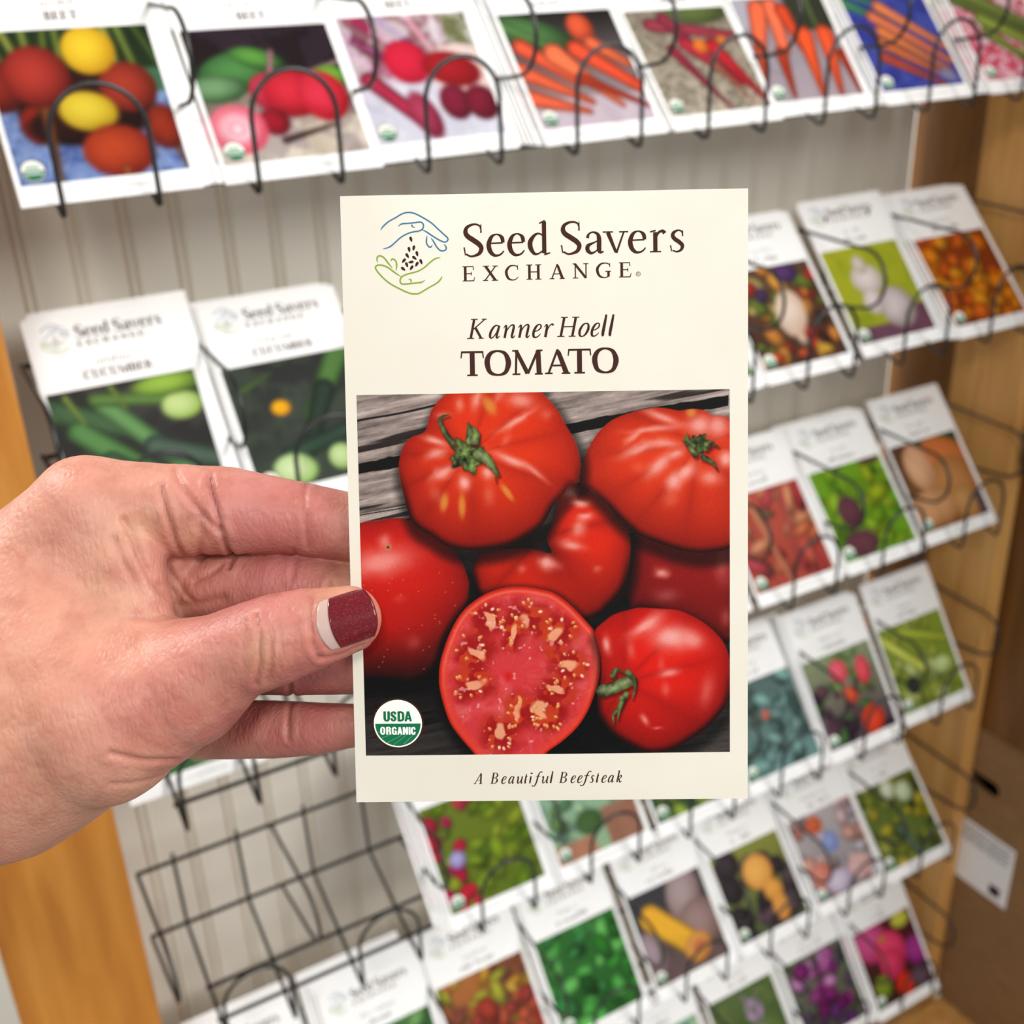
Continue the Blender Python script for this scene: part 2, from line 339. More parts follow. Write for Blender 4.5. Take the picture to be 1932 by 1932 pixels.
def paint_tomatoes(NX, NY):
    X, Y = np.meshgrid((np.arange(NX) + .5) / NX, (np.arange(NY) + .5) / NY)
    aa = 1.0 / NX
    # weathered boards, grain rising to the right
    sl = .19
    v = Y + sl * X
    g = fbm(X * 5, v * 85, 3, 4)
    g2 = fbm(X * 9, v * 26, 9, 4)
    g3 = fbm(X * 60, v * 160, 21, 2)
    w = np.clip(.36 + .9 * (g - .25) * 1.25 + .35 * (g2 - .5) + .22 * (g3 - .5), 0, 1)
    I = (hx('4a403b') * (1 - w[..., None]) + hx('d8cdc2') * w[..., None])
    crack = sst(.34, .26, fbm(X * 2.2, v * 40, 33, 3))
    I = over(I, crack * .85, hx('1d1715'))
    for off, wd in ((.072, .004), (.365, .006), (.33, .002)):
        I = over(I, sst(wd, wd * .3, np.abs(v - off - .006 * (vnoise(X * 8, Y * 0, 5) - .5))) * sst(.75, .6, X), hx('171110'))
    I = over(I, sst(-aa, aa, polysd(GAP, X, Y) + .004 * (vnoise(X * 60, Y * 60, 8) - .5)), hx('0d0c0b'))
    low = sst(.5, .78, Y)
    dk = 1 - low * (1 - .42 * sst(.62, .95, X) - .30 * sst(.74, .99, Y) * sst(.45, .1, X))
    I = I * (dk * .92 + .03)[..., None]
    gapd = np.exp(-((X - .52) / .34) ** 4 - ((Y - .52) / .17) ** 4)
    I = I * (1 - .82 * gapd[..., None])
    I = over(I, blobm(X, Y, .44, .415, .09, .04, -25) * .9, hx('1c1408'))
    # tomatoes back to front
    spec = {
        'T5': ('8a1210', '3a0404', None), 'T4': ('d8260e', '520302', 'T4'), 'T3': ('cb1a10', '4c0303', None),
        'T2': ('de3814', '7c0e08', 'T2'), 'T1': ('dd3410', '7a0a05', 'T1'), 'T7': ('dd1a0e', '6c0403', 'T7')}
    for k in ('T5', 'T4', 'T3', 'T2', 'T1', 'SL', 'T7'):
        if k == 'SL':
            I = paint_slice(I, X, Y, aa)
            continue
        P = smoothpoly(TOM[k])
        sd = polysd(P, X, Y)
        m = sst(-aa, aa, sd)
        c0, c1, st = spec[k]
        # contact shade thrown on what is printed behind
        sh = polysd(P + np.array([.006, .022]), X, Y)
        I = I * (1 - .6 * sst(-.035, .0, sh) * (1 - m))[..., None]
        cx, cy = P.mean(0)
        R = sd.max()
        h = np.sqrt(np.clip(1 - (1 - np.clip(sd / R, 0, 1)) ** 2, 0, 1))
        down = (Y - cy) / (P[:, 1].max() - P[:, 1].min()) * 2
        s = np.clip(.14 + .84 * h - .34 * np.clip(down + .1, -1, 1.2), 0, 1.05)
        if st:
            sx, sy = STEM[st]
            a = np.arctan2(Y - sy, X - sx)
            rr = np.hypot(X - sx, Y - sy)
            n = {'T1': 9, 'T2': 11, 'T7': 7, 'T4': 6}[k]
            ph = a * n / 2 + 1.2 * np.sin(a * 2 + 1) + {'T1': .4, 'T2': 1.1, 'T7': .2, 'T4': 0}[k]
            rib = np.abs(np.sin(ph))
            fall = sst(.02, .07, rr) * sst(.34, .14, rr)
            s = s * (1 - .26 * fall * (1 - rib) ** 1.6) + .06 * fall * rib
            s *= 1 - .5 * np.exp(-(rr / .035) ** 2)
        s = s + .10 * (fbm(X * 7, Y * 7, 50 + ord(k[1]), 3) - .5)
        s = np.clip(s, 0, 1)[..., None]
        C = hx(c1) * (1 - s) + hx(c0) * s
        C = C * (1 - .75 * (1 - sst(0, .03, sd)) ** 2 * sst(-.2, .6, down))[..., None]
        if k == 'T3':
            C = C * (1 - .55 * sst(.62, .80, Y))[..., None]
        for (hx_, hy_, rx, ry, an, al) in HIL[k]:
            wob = .012 * (fbm(X * 30, Y * 30, 77, 2) - .5)
            b = blobm(X + wob, Y + wob, hx_, hy_, rx * 1.15, ry * 1.15, an, 1.3)
            C = over(C, np.clip(b * al * .84, 0, 1), hx('f09c90'))
            C = over(C, np.clip(blobm(X, Y, hx_, hy_, rx * .6, ry * .6, an) * al * al * .45, 0, 1), hx('fbd3cb'))
        if k in ('T1', 'T2'):
            for (hx_, hy_, rx, ry, an) in YEL:
                C = over(C, blobm(X, Y, hx_, hy_, rx * 1.3, ry * 1.3, an) * .75, hx('e0a040'))
        I = I * (1 - m[..., None]) + C * m[..., None]
        # stem end and sepals
        if k in ('T1', 'T2', 'T7'):
            sx, sy = STEM[k]
            if k != 'T7':
                r0 = .047 if k == 'T1' else .026
                ang = np.arctan2(Y - sy, X - sx)
                rr = np.hypot(X - sx, Y - sy) / (r0 * (1 + .16 * np.sin(ang * 5 + 1) + .1 * np.sin(ang * 11)))
                I = over(I, sst(1.15, .85, rr), hx('3b2a12'))
                t = fbm(X * 55, Y * 55, 91, 3)
                I = over(I, sst(1.02, .85, rr), np.clip(hx('1c2410') + (t[..., None] - .3) * np.array([.75, .95, .5]), 0, 1))
            for pl in CALYX[k]:
                n = len(pl)
                w0 = (.028 if k != 'T2' else .016) if pl is not CALYX[k][0] or k == 'T7' else .018
                if k == 'T7':
                    w0 = .034 if pl is CALYX[k][0] else .016
                if k == 'T1' and len(pl) == 2:
                    w0 = .005
                if k == 'T1' and pl is CALYX[k][1]:
                    w0 = .034
                pp = [(x, y, w0 * (1 - .8 * i / (n - 1)) if not (k == 'T7' and pl is CALYX[k][0]) else w0) for i, (x, y) in enumerate(pl)]
                d = strokesd(pp, X, Y)
                I = over(I, sst(-.006, .004, strokesd([(x + .004, y + .007, w) for x, y, w in pp], X, Y)) * .55, hx('3a0503'))
                tt = fbm(X * 60, Y * 60, 14, 2)[..., None]
                I = over(I, sst(-aa, aa, d), hx('2c3a18') + (tt - .35) * .5 * np.array([.8, 1, .5]) + np.clip(d[..., None] * 18, 0, .25))
    # left tomato's blossom scar
    sx, sy = .076, .417
    a = np.arctan2(Y - sy, X - sx)
    rr = np.hypot(X - sx, Y - sy)
    I = over(I, sst(.016, .006, rr * (1 + .5 * np.abs(np.sin(a * 4)))) * .9, hx('c98a50'))
    I = over(I, sst(.006, .003, rr), hx('5a4030'))
    rs = np.random.RandomState(5)
    for i in range(34):
        x, y = rs.rand() * .26, .46 + rs.rand() * .3
        I = over(I, blobm(X, Y, x, y, .0022, .0022) * .6, hx('e88a58'))
    I = I + (np.random.RandomState(1).rand(NY, NX, 1) - .5) * .045
    I = I + .012 * (np.sin(X * NX * math.pi * .5) * np.sin(Y * NY * math.pi * .5))[..., None]
    return np.clip(I, 0, 1)

def paint_slice(I, X, Y, aa):
    P = smoothpoly(TOM['T6'])
    sd = polysd(P, X, Y)
    m = sst(-aa, aa, sd)
    I = I * (1 - .7 * sst(-.03, 0, polysd(P + np.array([.0, .012]), X, Y)) * (1 - m))[..., None]
    cx, cy = SLC
    t = fbm(X * 16, Y * 16, 61, 4)
    C = over(np.ones(X.shape + (3,)) * hx('d2383c'), sst(.45, .72, t) * .45, hx('e87472'))
    a = np.arctan2((Y - cy), (X - cx) * 1.15)
    rr = np.hypot((X - cx) * 1.15, Y - cy)
    streak = fbm(a * 9, rr * 6, 67, 3)
    C = over(C, sst(.5, .8, streak) * sst(.03, .08, rr) * .22, hx('ee9a94'))
    C = over(C, sst(.5, .7, fbm(X * 34, Y * 34, 64, 3)) * .4, hx('b92428'))
    for (x, y, rx, ry) in CORES:
        an = math.atan2(y - cy, x - cx)
        wob = .02 * (fbm(X * 26, Y * 26, 70, 3) - .5)
        dx, dy = X + wob * 1.6 - x, Y - wob * 1.6 - y
        u = dx * math.cos(an) + dy * math.sin(an)
        v = -dx * math.sin(an) + dy * math.cos(an)
        r = math.sqrt(rx * ry)
        loc = np.exp(-((np.abs(u + .002) / .050) ** 4 + (np.abs(v) / (r * 1.85)) ** 4))
        C = over(C, loc * .95 * sst(.2, .45, t + .15), hx('980c0a'))
        C = over(C, loc * sst(.5, .62, fbm(X * 40, Y * 40, 72, 2)) * .7, hx('d9501c'))
        core = np.exp(-((np.abs(u + .008) / .034) ** 2.4 + (np.abs(v) / (r * .62)) ** 2.4))
        C = over(C, sst(.35, .75, core) * .9, hx('f0b184'))
    rs = np.random.RandomState(12)
    for (x, y, rx, ry) in CORES:
        an = math.atan2(y - cy, x - cx)
        for j in range(8):
            b = rs.rand() * 6.28
            q = .026 + rs.rand() * .016
            sx, sy = x + .012 * math.cos(an) + q * math.cos(b), y + .012 * math.sin(an) + q * math.sin(b)
            C = over(C, blobm(X, Y, sx, sy, .0062, .0042, math.degrees(b), 2) * .95, hx('d99a48') if rs.rand() < .75 else hx('f3dcc0'))
            C = over(C, blobm(X, Y, sx - .002, sy - .002, .002, .0015, 0, 2), hx('fbeccb'))
    C = over(C, sst(.74, .85, fbm(X * 70, Y * 70, 66, 2)) * .6 * sst(.01, .03, sd), hx('f6b9bb'))
    C = over(C, np.exp(-(rr / .012) ** 2), hx('d2120f'))
    # flesh wall and skin
    C = over(C, sst(.034, .014, sd) * .75, hx('e2402c'))
    C = over(C, sst(.008, .003, sd), hx('c4200f'))
    C = over(C, sst(.006, .0, np.abs(sd - .013)) * sst(.2, -.1, Y - cy + .05) * .4, hx('f4977f'))
    return I * (1 - m[..., None]) + C * m[..., None]
# ---------------------------------------------------------------- lettering: pen strokes, x 0..1 across the letter, y in cap heights, w in cap heights
def _L(*a): return ('l', a)
def _C(*a): return ('c', a)
GL = {
 'S': [_C((.87,.84,.03),(.84,.93,.05),(.66,.985,.055),(.42,.975,.07),(.18,.89,.10),(.11,.75,.13),(.22,.62,.145),(.50,.50,.15),(.78,.37,.145),(.90,.24,.13),(.80,.09,.105),(.56,.015,.07),(.34,.0,.055),(.12,.07,.05)), _L((.9,1.0,.02),(.89,.72,.05)), _L((.03,.28,.045),(.09,.03,.03))],
 'e': [_L((.14,.385,.045),(.9,.395,.045)), _C((.91,.40,.10),(.86,.55,.11),(.70,.64,.06),(.5,.66,.045),(.27,.58,.10),(.12,.36,.135),(.19,.15,.13),(.40,.02,.09),(.64,.01,.06),(.82,.06,.05),(.96,.15,.035))],
 'd': [_C((.68,.58,.04),(.5,.65,.05),(.3,.61,.08),(.1,.42,.135),(.1,.22,.135),(.26,.04,.09),(.45,.03,.05),(.68,.13,.045)), _L((.72,1.02,.125),(.72,.04,.125)), _L((.5,.965,.04),(.76,1.05,.05)), _L((.72,.0,.06),(.99,.05,.04))],
 'a': [_C((.13,.48,.10),(.2,.6,.06),(.42,.66,.05),(.66,.6,.09),(.74,.45,.13),(.74,.12,.13),(.82,.03,.08),(.97,.06,.04)), _C((.72,.40,.04),(.45,.33,.05),(.16,.24,.11),(.14,.10,.12),(.32,.01,.08),(.55,.06,.045),(.72,.16,.045))],
 'v': [_L((.2,.64,.12),(.51,.02,.08)), _L((.82,.64,.05),(.53,.0,.06)), _L((0,.655,.04),(.4,.655,.04)), _L((.64,.655,.04),(1,.655,.04))],
 'r': [_L((.34,.62,.125),(.34,.03,.125)), _L((.02,.015,.04),(.68,.015,.04)), _L((.04,.63,.045),(.36,.67,.05)), _C((.38,.45,.05),(.55,.61,.07),(.78,.65,.09),(.9,.58,.12))],
 's': [_C((.84,.56,.03),(.78,.63,.045),(.55,.66,.05),(.28,.60,.09),(.19,.50,.11),(.32,.40,.12),(.62,.30,.12),(.84,.19,.11),(.76,.06,.08),(.48,.0,.05),(.18,.04,.04)), _L((.87,.66,.02),(.86,.48,.045)), _L((.04,.2,.04),(.12,.01,.03))],
 'E': [_L((.22,.98,.135),(.22,.02,.135)), _L((0,.98,.045),(.88,.98,.05)), _L((0,.02,.045),(.9,.025,.05)), _L((.25,.51,.05),(.7,.51,.05)), _L((.88,1.0,.03),(.9,.76,.05)), _L((.9,.0,.05),(1.,.27,.03)), _L((.72,.63,.04),(.72,.39,.04))],
 'X': [_L((.18,.98,.13),(.82,.02,.13)), _L((.84,.98,.06),(.14,.02,.06)), _L((0,.98,.045),(.42,.98,.045)), _L((.64,.98,.045),(1,.98,.045)), _L((0,.02,.045),(.34,.02,.045)), _L((.58,.02,.045),(1,.02,.045))],
 'C': [_C((.93,.84,.04),(.84,.94,.05),(.62,.985,.055),(.35,.93,.09),(.12,.68,.13),(.1,.42,.135),(.24,.12,.11),(.52,.01,.06),(.78,.05,.05),(.97,.2,.035)), _L((.93,1.0,.03),(.94,.70,.045))],
 'H': [_L((.2,.98,.13),(.2,.02,.13)), _L((.8,.98,.13),(.8,.02,.13)), _L((.2,.51,.055),(.8,.51,.055)), _L((0,.98,.045),(.4,.98,.045)), _L((.6,.98,.045),(1,.98,.045)), _L((0,.02,.045),(.4,.02,.045)), _L((.6,.02,.045),(1,.02,.045))],
 'A': [_L((.48,1.0,.06),(.55,.86,.12),(.85,.02,.14)), _L((.5,.98,.06),(.14,.02,.06)), _L((.28,.34,.05),(.7,.34,.05)), _L((0,.02,.045),(.3,.02,.045)), _L((.66,.02,.045),(1,.02,.045))],
 'N': [_L((.17,.98,.06),(.17,.02,.06)), _L((.14,.98,.12),(.84,.02,.12)), _L((.85,.98,.06),(.85,.0,.06)), _L((0,.98,.045),(.2,.98,.045)), _L((.68,.98,.045),(1,.98,.045)), _L((0,.02,.045),(.36,.02,.045))],
 'G': [_C((.93,.84,.04),(.82,.94,.05),(.6,.985,.055),(.33,.93,.09),(.11,.68,.13),(.1,.40,.135),(.24,.12,.11),(.5,.01,.06),(.7,.03,.05),(.84,.09,.06)), _L((.93,1.0,.03),(.93,.72,.045)), _L((.84,.42,.13),(.84,.07,.12)), _L((.62,.43,.045),(1,.43,.045))],
 'T': [_L((.5,.97,.135),(.5,.03,.135)), _L((.04,.965,.055),(.96,.965,.055)), _L((.27,.02,.045),(.73,.02,.045)), _L((.045,1,.04),(.01,.72,.03)), _L((.955,1,.04),(.99,.72,.03))],
 'O': [_C((.5,.99,.055),(.24,.91,.10),(.1,.68,.14),(.09,.42,.145),(.2,.12,.11),(.5,.01,.055),(.78,.1,.10),(.9,.36,.14),(.91,.6,.145),(.78,.89,.10),(.5,.99,.055))],
 'M': [_L((.14,.98,.06),(.11,.02,.06)), _L((.13,.98,.10),(.5,.04,.12)), _L((.84,.98,.07),(.51,.04,.07)), _L((.85,.98,.135),(.88,.02,.135)), _L((0,.98,.045),(.2,.98,.045)), _L((.8,.98,.045),(1,.98,.045)), _L((0,.02,.045),(.26,.02,.045)), _L((.74,.02,.045),(1,.02,.045))],
 'B': [_L((.2,.98,.13),(.2,.02,.13)), _L((0,.98,.045),(.3,.98,.045)), _L((0,.02,.045),(.3,.02,.045)), _C((.25,.975,.05),(.6,.96,.06),(.8,.76,.13),(.6,.55,.06),(.25,.52,.05)), _C((.25,.52,.05),(.66,.5,.06),(.88,.27,.14),(.64,.04,.06),(.25,.02,.05))],
 'R': [_L((.2,.98,.13),(.2,.02,.13)), _L((0,.98,.045),(.3,.98,.045)), _L((0,.02,.045),(.4,.02,.045)), _C((.25,.975,.05),(.55,.96,.06),(.74,.74,.13),(.55,.53,.06),(.25,.5,.05)), _L((.48,.5,.1),(.86,.02,.12)), _L((.8,.02,.045),(1,.02,.045))],
 'U': [_C((.2,.98,.13),(.2,.4,.13),(.26,.1,.11),(.5,.0,.07),(.74,.1,.06),(.8,.4,.06),(.8,.98,.06)), _L((0,.98,.045),(.4,.98,.045)), _L((.62,.98,.045),(1,.98,.045))],
 # italics, drawn upright and sheared when placed
 'iK': [_L((.24,.98,.105),(.24,.02,.105)), _L((.05,.98,.045),(.46,.98,.045)), _L((.02,.02,.045),(.44,.02,.045)), _L((.88,.97,.05),(.3,.47,.05)), _L((.4,.56,.11),(.86,.03,.10)), _L((.7,.98,.045),(1,.98,.045)), _L((.72,.02,.045),(1.02,.02,.045))],
 'ia': [_C((.74,.6,.04),(.56,.65,.05),(.34,.58,.08),(.14,.33,.10),(.14,.1,.10),(.28,.01,.06),(.48,.1,.045),(.68,.32,.04)), _C((.8,.64,.09),(.74,.34,.10),(.72,.1,.09),(.8,.01,.06),(1,.12,.03))],
 'in': [_C((-.02,.5,.03),(.08,.62,.05),(.17,.6,.08),(.2,.4,.10),(.2,.0,.10)), _C((.22,.3,.04),(.42,.55,.045),(.62,.655,.06),(.78,.6,.09),(.78,.3,.10),(.76,.08,.09),(.86,.01,.06),(1.02,.12,.03))],
 'ie': [_C((.18,.3,.04),(.5,.34,.045),(.78,.46,.06),(.78,.6,.06),(.56,.655,.05),(.3,.55,.09),(.13,.3,.105),(.2,.06,.10),(.45,.0,.06),(.7,.06,.045),(.9,.18,.03))],
 'ir': [_C((-.02,.5,.03),(.12,.62,.05),(.24,.6,.08),(.28,.4,.11),(.28,.0,.11)), _C((.3,.32,.045),(.52,.56,.045),(.74,.655,.06),(.94,.6,.10))],
 'iH': [_L((.2,.98,.105),(.2,.02,.105)), _L((.84,.98,.105),(.84,.02,.105)), _L((.2,.51,.05),(.84,.51,.05)), _L((.02,.98,.045),(.4,.98,.045)), _L((.64,.98,.045),(1.04,.98,.045)), _L((0,.02,.045),(.4,.02,.045)), _L((.64,.02,.045),(1.02,.02,.045))],
 'io': [_C((.56,.655,.05),(.3,.56,.08),(.12,.3,.105),(.2,.06,.09),(.46,.0,.05),(.72,.1,.08),(.9,.36,.105),(.82,.6,.08),(.56,.655,.05))],
 'il': [_L((.05,1.02,.04),(.4,1.08,.05)), _C((.42,1.08,.08),(.4,.6,.12),(.38,.15,.12),(.5,.01,.07),(.95,.1,.035))],
 'iA': [_L((.62,1.0,.06),(.66,.86,.11),(.82,.02,.12)), _L((.64,.98,.05),(.1,.02,.05)), _L((.3,.34,.045),(.76,.34,.045)), _L((-.05,.02,.045),(.28,.02,.045)), _L((.62,.02,.045),(1,.02,.045))],
 'iu': [_C((-.02,.5,.03),(.08,.64,.06),(.16,.5,.10),(.16,.14,.10),(.3,.01,.07),(.5,.1,.045),(.74,.36,.045)), _C((.82,.65,.09),(.78,.3,.10),(.78,.08,.09),(.86,.01,.06),(1.02,.12,.03))],
 'it': [_C((.4,.86,.05),(.36,.5,.11),(.34,.14,.11),(.48,.01,.07),(.9,.1,.035)), _L((-.05,.64,.07),(1.0,.64,.07))],
 'ii': [_C((-.05,.52,.03),(.3,.64,.07),(.42,.5,.11),(.4,.14,.11),(.55,.01,.07),(.98,.12,.035)), _L((.50,.85,.14),(.54,.97,.14))],
 'if': [_C((.98,.98,.08),(.86,1.05,.06),(.68,.96,.07),(.56,.6,.10),(.5,.1,.10),(.38,-.2,.08),(.2,-.28,.06),(.02,-.2,.08)), _L((.3,.64,.045),(.85,.64,.045))],
 'is': [_C((.86,.55,.05),(.6,.655,.05),(.34,.58,.08),(.34,.45,.10),(.66,.26,.10),(.66,.08,.08),(.4,.0,.05),(.06,.08,.05))],
 'ik': [_L((-.02,1.02,.04),(.22,1.08,.05)), _L((.2,1.06,.10),(.14,.0,.10)), _C((.16,.28,.04),(.42,.56,.05),(.68,.65,.06),(.78,.52,.08),(.58,.36,.05),(.26,.32,.04)), _C((.4,.34,.08),(.6,.08,.10),(.74,.0,.06),(1,.12,.03))]}
GL['iB'] = [(k, tuple((x + .04, y, w * .85) for x, y, w in p)) for k, p in GL['B']]
SANS = {  # narrow bold grotesque
 'U': [_C((.17,1,.2),(.17,.3,.2),(.28,.1,.17),(.5,.07,.15),(.72,.1,.17),(.83,.3,.2),(.83,1,.2))],
 'S': [_C((.84,.68,.18),(.78,.86,.17),(.5,.92,.15),(.22,.84,.17),(.2,.66,.19),(.5,.5,.2),(.8,.34,.19),(.78,.16,.17),(.5,.08,.15),(.2,.16,.17),(.15,.33,.18))],
 'D': [_L((.17,1,.2),(.17,0,.2)), _C((.17,.92,.15),(.5,.92,.16),(.8,.8,.18),(.83,.5,.2),(.8,.2,.18),(.5,.08,.16),(.17,.08,.15))],
 'A': [_L((.48,1,.18),(.14,0,.17)), _L((.52,1,.18),(.86,0,.17)), _L((.28,.28,.15),(.72,.28,.15))],
 'O': [_C((.5,.93,.15),(.22,.82,.18),(.17,.5,.2),(.22,.18,.18),(.5,.07,.15),(.78,.18,.18),(.83,.5,.2),(.78,.82,.18),(.5,.93,.15))],
 'R': [_L((.17,1,.2),(.17,0,.2)), _C((.17,.92,.15),(.6,.92,.16),(.8,.75,.18),(.6,.53,.16),(.17,.52,.15)), _C((.6,.5,.14),(.78,.38,.18),(.82,.0,.19))],
 'G': [_C((.84,.7,.18),(.74,.88,.17),(.5,.93,.15),(.22,.82,.18),(.17,.5,.2),(.22,.18,.18),(.5,.07,.15),(.78,.16,.16)), _L((.84,.48,.18),(.84,0,.17)), _L((.52,.45,.14),(.9,.45,.14))],
 'N': [_L((.16,1,.2),(.16,0,.2)), _L((.84,1,.2),(.84,0,.2)), _L((.2,.95,.2),(.8,.05,.2))],
 'I': [_L((.5,1,.2),(.5,0,.2))],
 'C': [_C((.84,.66,.18),(.76,.87,.17),(.5,.93,.15),(.22,.82,.18),(.17,.5,.2),(.22,.18,.18),(.5,.07,.15),(.76,.13,.17),(.84,.36,.18))]}

def spline(pts, n):
    p = np.array(pts, float)
    if len(p) < 3:
        return p
    closed = np.allclose(p[0], p[-1])
    o = []
    for i in range(len(p) - 1):
        a = p[i - 1] if i > 0 else (p[-2] if closed else 2 * p[0] - p[1])
        d = p[i + 2] if i + 2 < len(p) else (p[1] if closed else 2 * p[-1] - p[-2])
        b, c = p[i], p[i + 1]
        for k in range(n):
            t = k / n
            o.append(.5 * (2 * b + (c - a) * t + (2 * a - 5 * b + 4 * c - d) * t * t + (3 * b - a - 3 * c + d) * t ** 3))
    o.append(p[-1])
    return np.array(o)

class Ink:
    """flat printed shapes on a sheet; x, y in mm on the sheet, layer = which pass of ink"""
    def __init__(self):
        self.v, self.f, self.c = [], [], []
    def poly(self, pts, col, layer=0):
        n = len(self.v)
        self.v += [(x, y, layer) for x, y in pts]
        self.c += [col] * len(pts)
        self.f.append(tuple(range(n, n + len(pts))))
    def ribbon(self, pts, col, layer=0, cap=False):
        p = np.array(pts, float)
        d = np.gradient(p[:, :2], axis=0)
        d /= np.linalg.norm(d, axis=1)[:, None] + 1e-9
        nn = np.stack([-d[:, 1], d[:, 0]], 1) * p[:, 2:3] / 2
        n = len(self.v)
        for q, m in zip(p, nn):
            self.v += [(q[0] + m[0], q[1] + m[1], layer), (q[0] - m[0], q[1] - m[1], layer)]
            self.c += [col, col]
        for i in range(len(p) - 1):
            a = n + 2 * i
            self.f.append((a, a + 1, a + 3, a + 2))
        if cap:
            for q in (p[0], p[-1]):
                self.poly([(q[0] + q[2] / 2 * math.cos(t), q[1] + q[2] / 2 * math.sin(t)) for t in np.linspace(0, 6.2832, 9)[:-1]], col, layer)
    def glyph(self, G, x, y, w, h, col, slant=0, weight=1, layer=0, n=5):
        low = max(q[1] for k, p in G for q in p) < .72
        ww = w - slant * h * (.0 if low else .75)
        for k, p in G:
            q = [(x + a * ww + slant * b * h, y + b * h, c * h * weight) for a, b, c in p]
            self.ribbon(spline(q, n) if k == 'c' else q, col, layer)
    def build(self, name, parent, warp=None, lift=.00004):
        me = bpy.data.meshes.new(name)
        wf = warp or (lambda x, y: 0)
        me.from_pydata([(x / 1000 - .04125, -wf(x, y) - lift * (1 + .6 * l), y / 1000) for x, y, l in self.v], [], self.f)
        ca = me.color_attributes.new('Col', 'FLOAT_COLOR', 'POINT')
        a = np.ones((len(self.v), 4), np.float32)
        a[:, :3] = np.array([tuple(lin(hx(c))) for c in self.c])
        ca.data.foreach_set('color', a.ravel())
        me.materials.append(M['ink'])
        o = bpy.data.objects.new(name, me)
        COL.objects.link(o)
        o.parent = parent
        return o

BROWN, BLUE, GREEN, UGREEN = '3d2119', '3f7196', '7f9c2e', '0f6b43'

def brand_ink(n=5, bold=1.0):
    k = Ink()
    for nm, sl, wt, items in LINES[:2]:
        for ch, x, w, y, h in items:
            k.glyph(GL[ch], x, y, w, h, BROWN, sl, wt * (1.28 if h < 4 else 1.07) * bold, n=n)
    for key, col in (('b', BLUE), ('g', GREEN)):
        for pl in LOGO[key]:
            m = len(pl)
            q = [(x, y, (.29 if 0 < i < m - 1 else .12) * bold) for i, (x, y) in enumerate(pl)]
            k.ribbon(spline(q, n), col)
    for x, y, a in SEEDS:
        t = math.radians(90 - a)
        k.poly([(x + .56 * math.cos(s) * math.cos(t) - .27 * math.sin(s) * (1 + .35 * math.cos(s)) * math.sin(t), y + .56 * math.cos(s) * math.sin(t) + .27 * math.sin(s) * (1 + .35 * math.cos(s)) * math.cos(t)) for s in np.linspace(0, 6.2832, 13)[:-1]], '33201a')
    k.ribbon([(60.27 + .44 * math.cos(t), 109.25 + .44 * math.sin(t), .09) for t in np.linspace(0, 6.2832, 17)], BROWN)
    k.glyph(SANS['R'], 60.06, 108.98, .42, .54, BROWN, 0, .7, n=3)
    return k

def seal_ink(detail=True):
    k = Ink()
    cx, cy = 9.22, 16.9
    circ = lambda r, a0=0, a1=6.2832, n=40: [(cx + r * math.cos(t), cy + r * math.sin(t)) for t in np.linspace(a0, a1, n + 1)[:-1 if a0 == 0 else None]]
    k.poly(circ(5.42), '3a2013', 1)
    k.poly(circ(5.08), 'f3f1e6', 2)
    k.poly(circ(4.78, math.pi, 2 * math.pi, 24), UGREEN, 3)
    if detail:
        for w, it in SEALTXT:
            for c, (x, ww, y, h) in zip(w, it):
                k.glyph(SANS[c], x, y, ww, h, UGREEN if w == 'USDA' else 'f5f3ea', 0, 1.25, 4)
        for a in ((5.2, 13.6, 8.6, 15.0), (6.6, 12.7, 9.9, 14.4), (8.2, 12.3, 10.9, 14.4), (10.3, 12.4, 12.3, 14.4), (4.7, 14.9, 6.3, 15.6)):
            k.ribbon([(a[0], a[1], .05), (a[2], a[3], .05)], '8fc0a0', 4)
    else:
        k.ribbon([(6.3, 18.4, 1.5), (12.1, 18.4, 1.5)], '8fb8a0', 4)
        k.ribbon([(5.5, 15.4, 1.2), (12.9, 15.4, 1.2)], 'b9d3c4', 4)
    return k
SEALTXT = [('USDA', [(6.28,1.25,17.43,2.12),(7.75,1.16,17.41,2.12),(9.22,1.38,17.4,2.12),(10.65,1.54,17.38,2.12)]),
 ('ORGANIC', [(5.48,1.03,14.6,1.61),(6.74,1.01,14.59,1.61),(7.9,1.03,14.58,1.61),(9.07,1.03,14.56,1.61),(10.25,1.05,14.55,1.61),(11.49,.31,14.54,1.61),(11.97,.92,14.53,1.61)])]
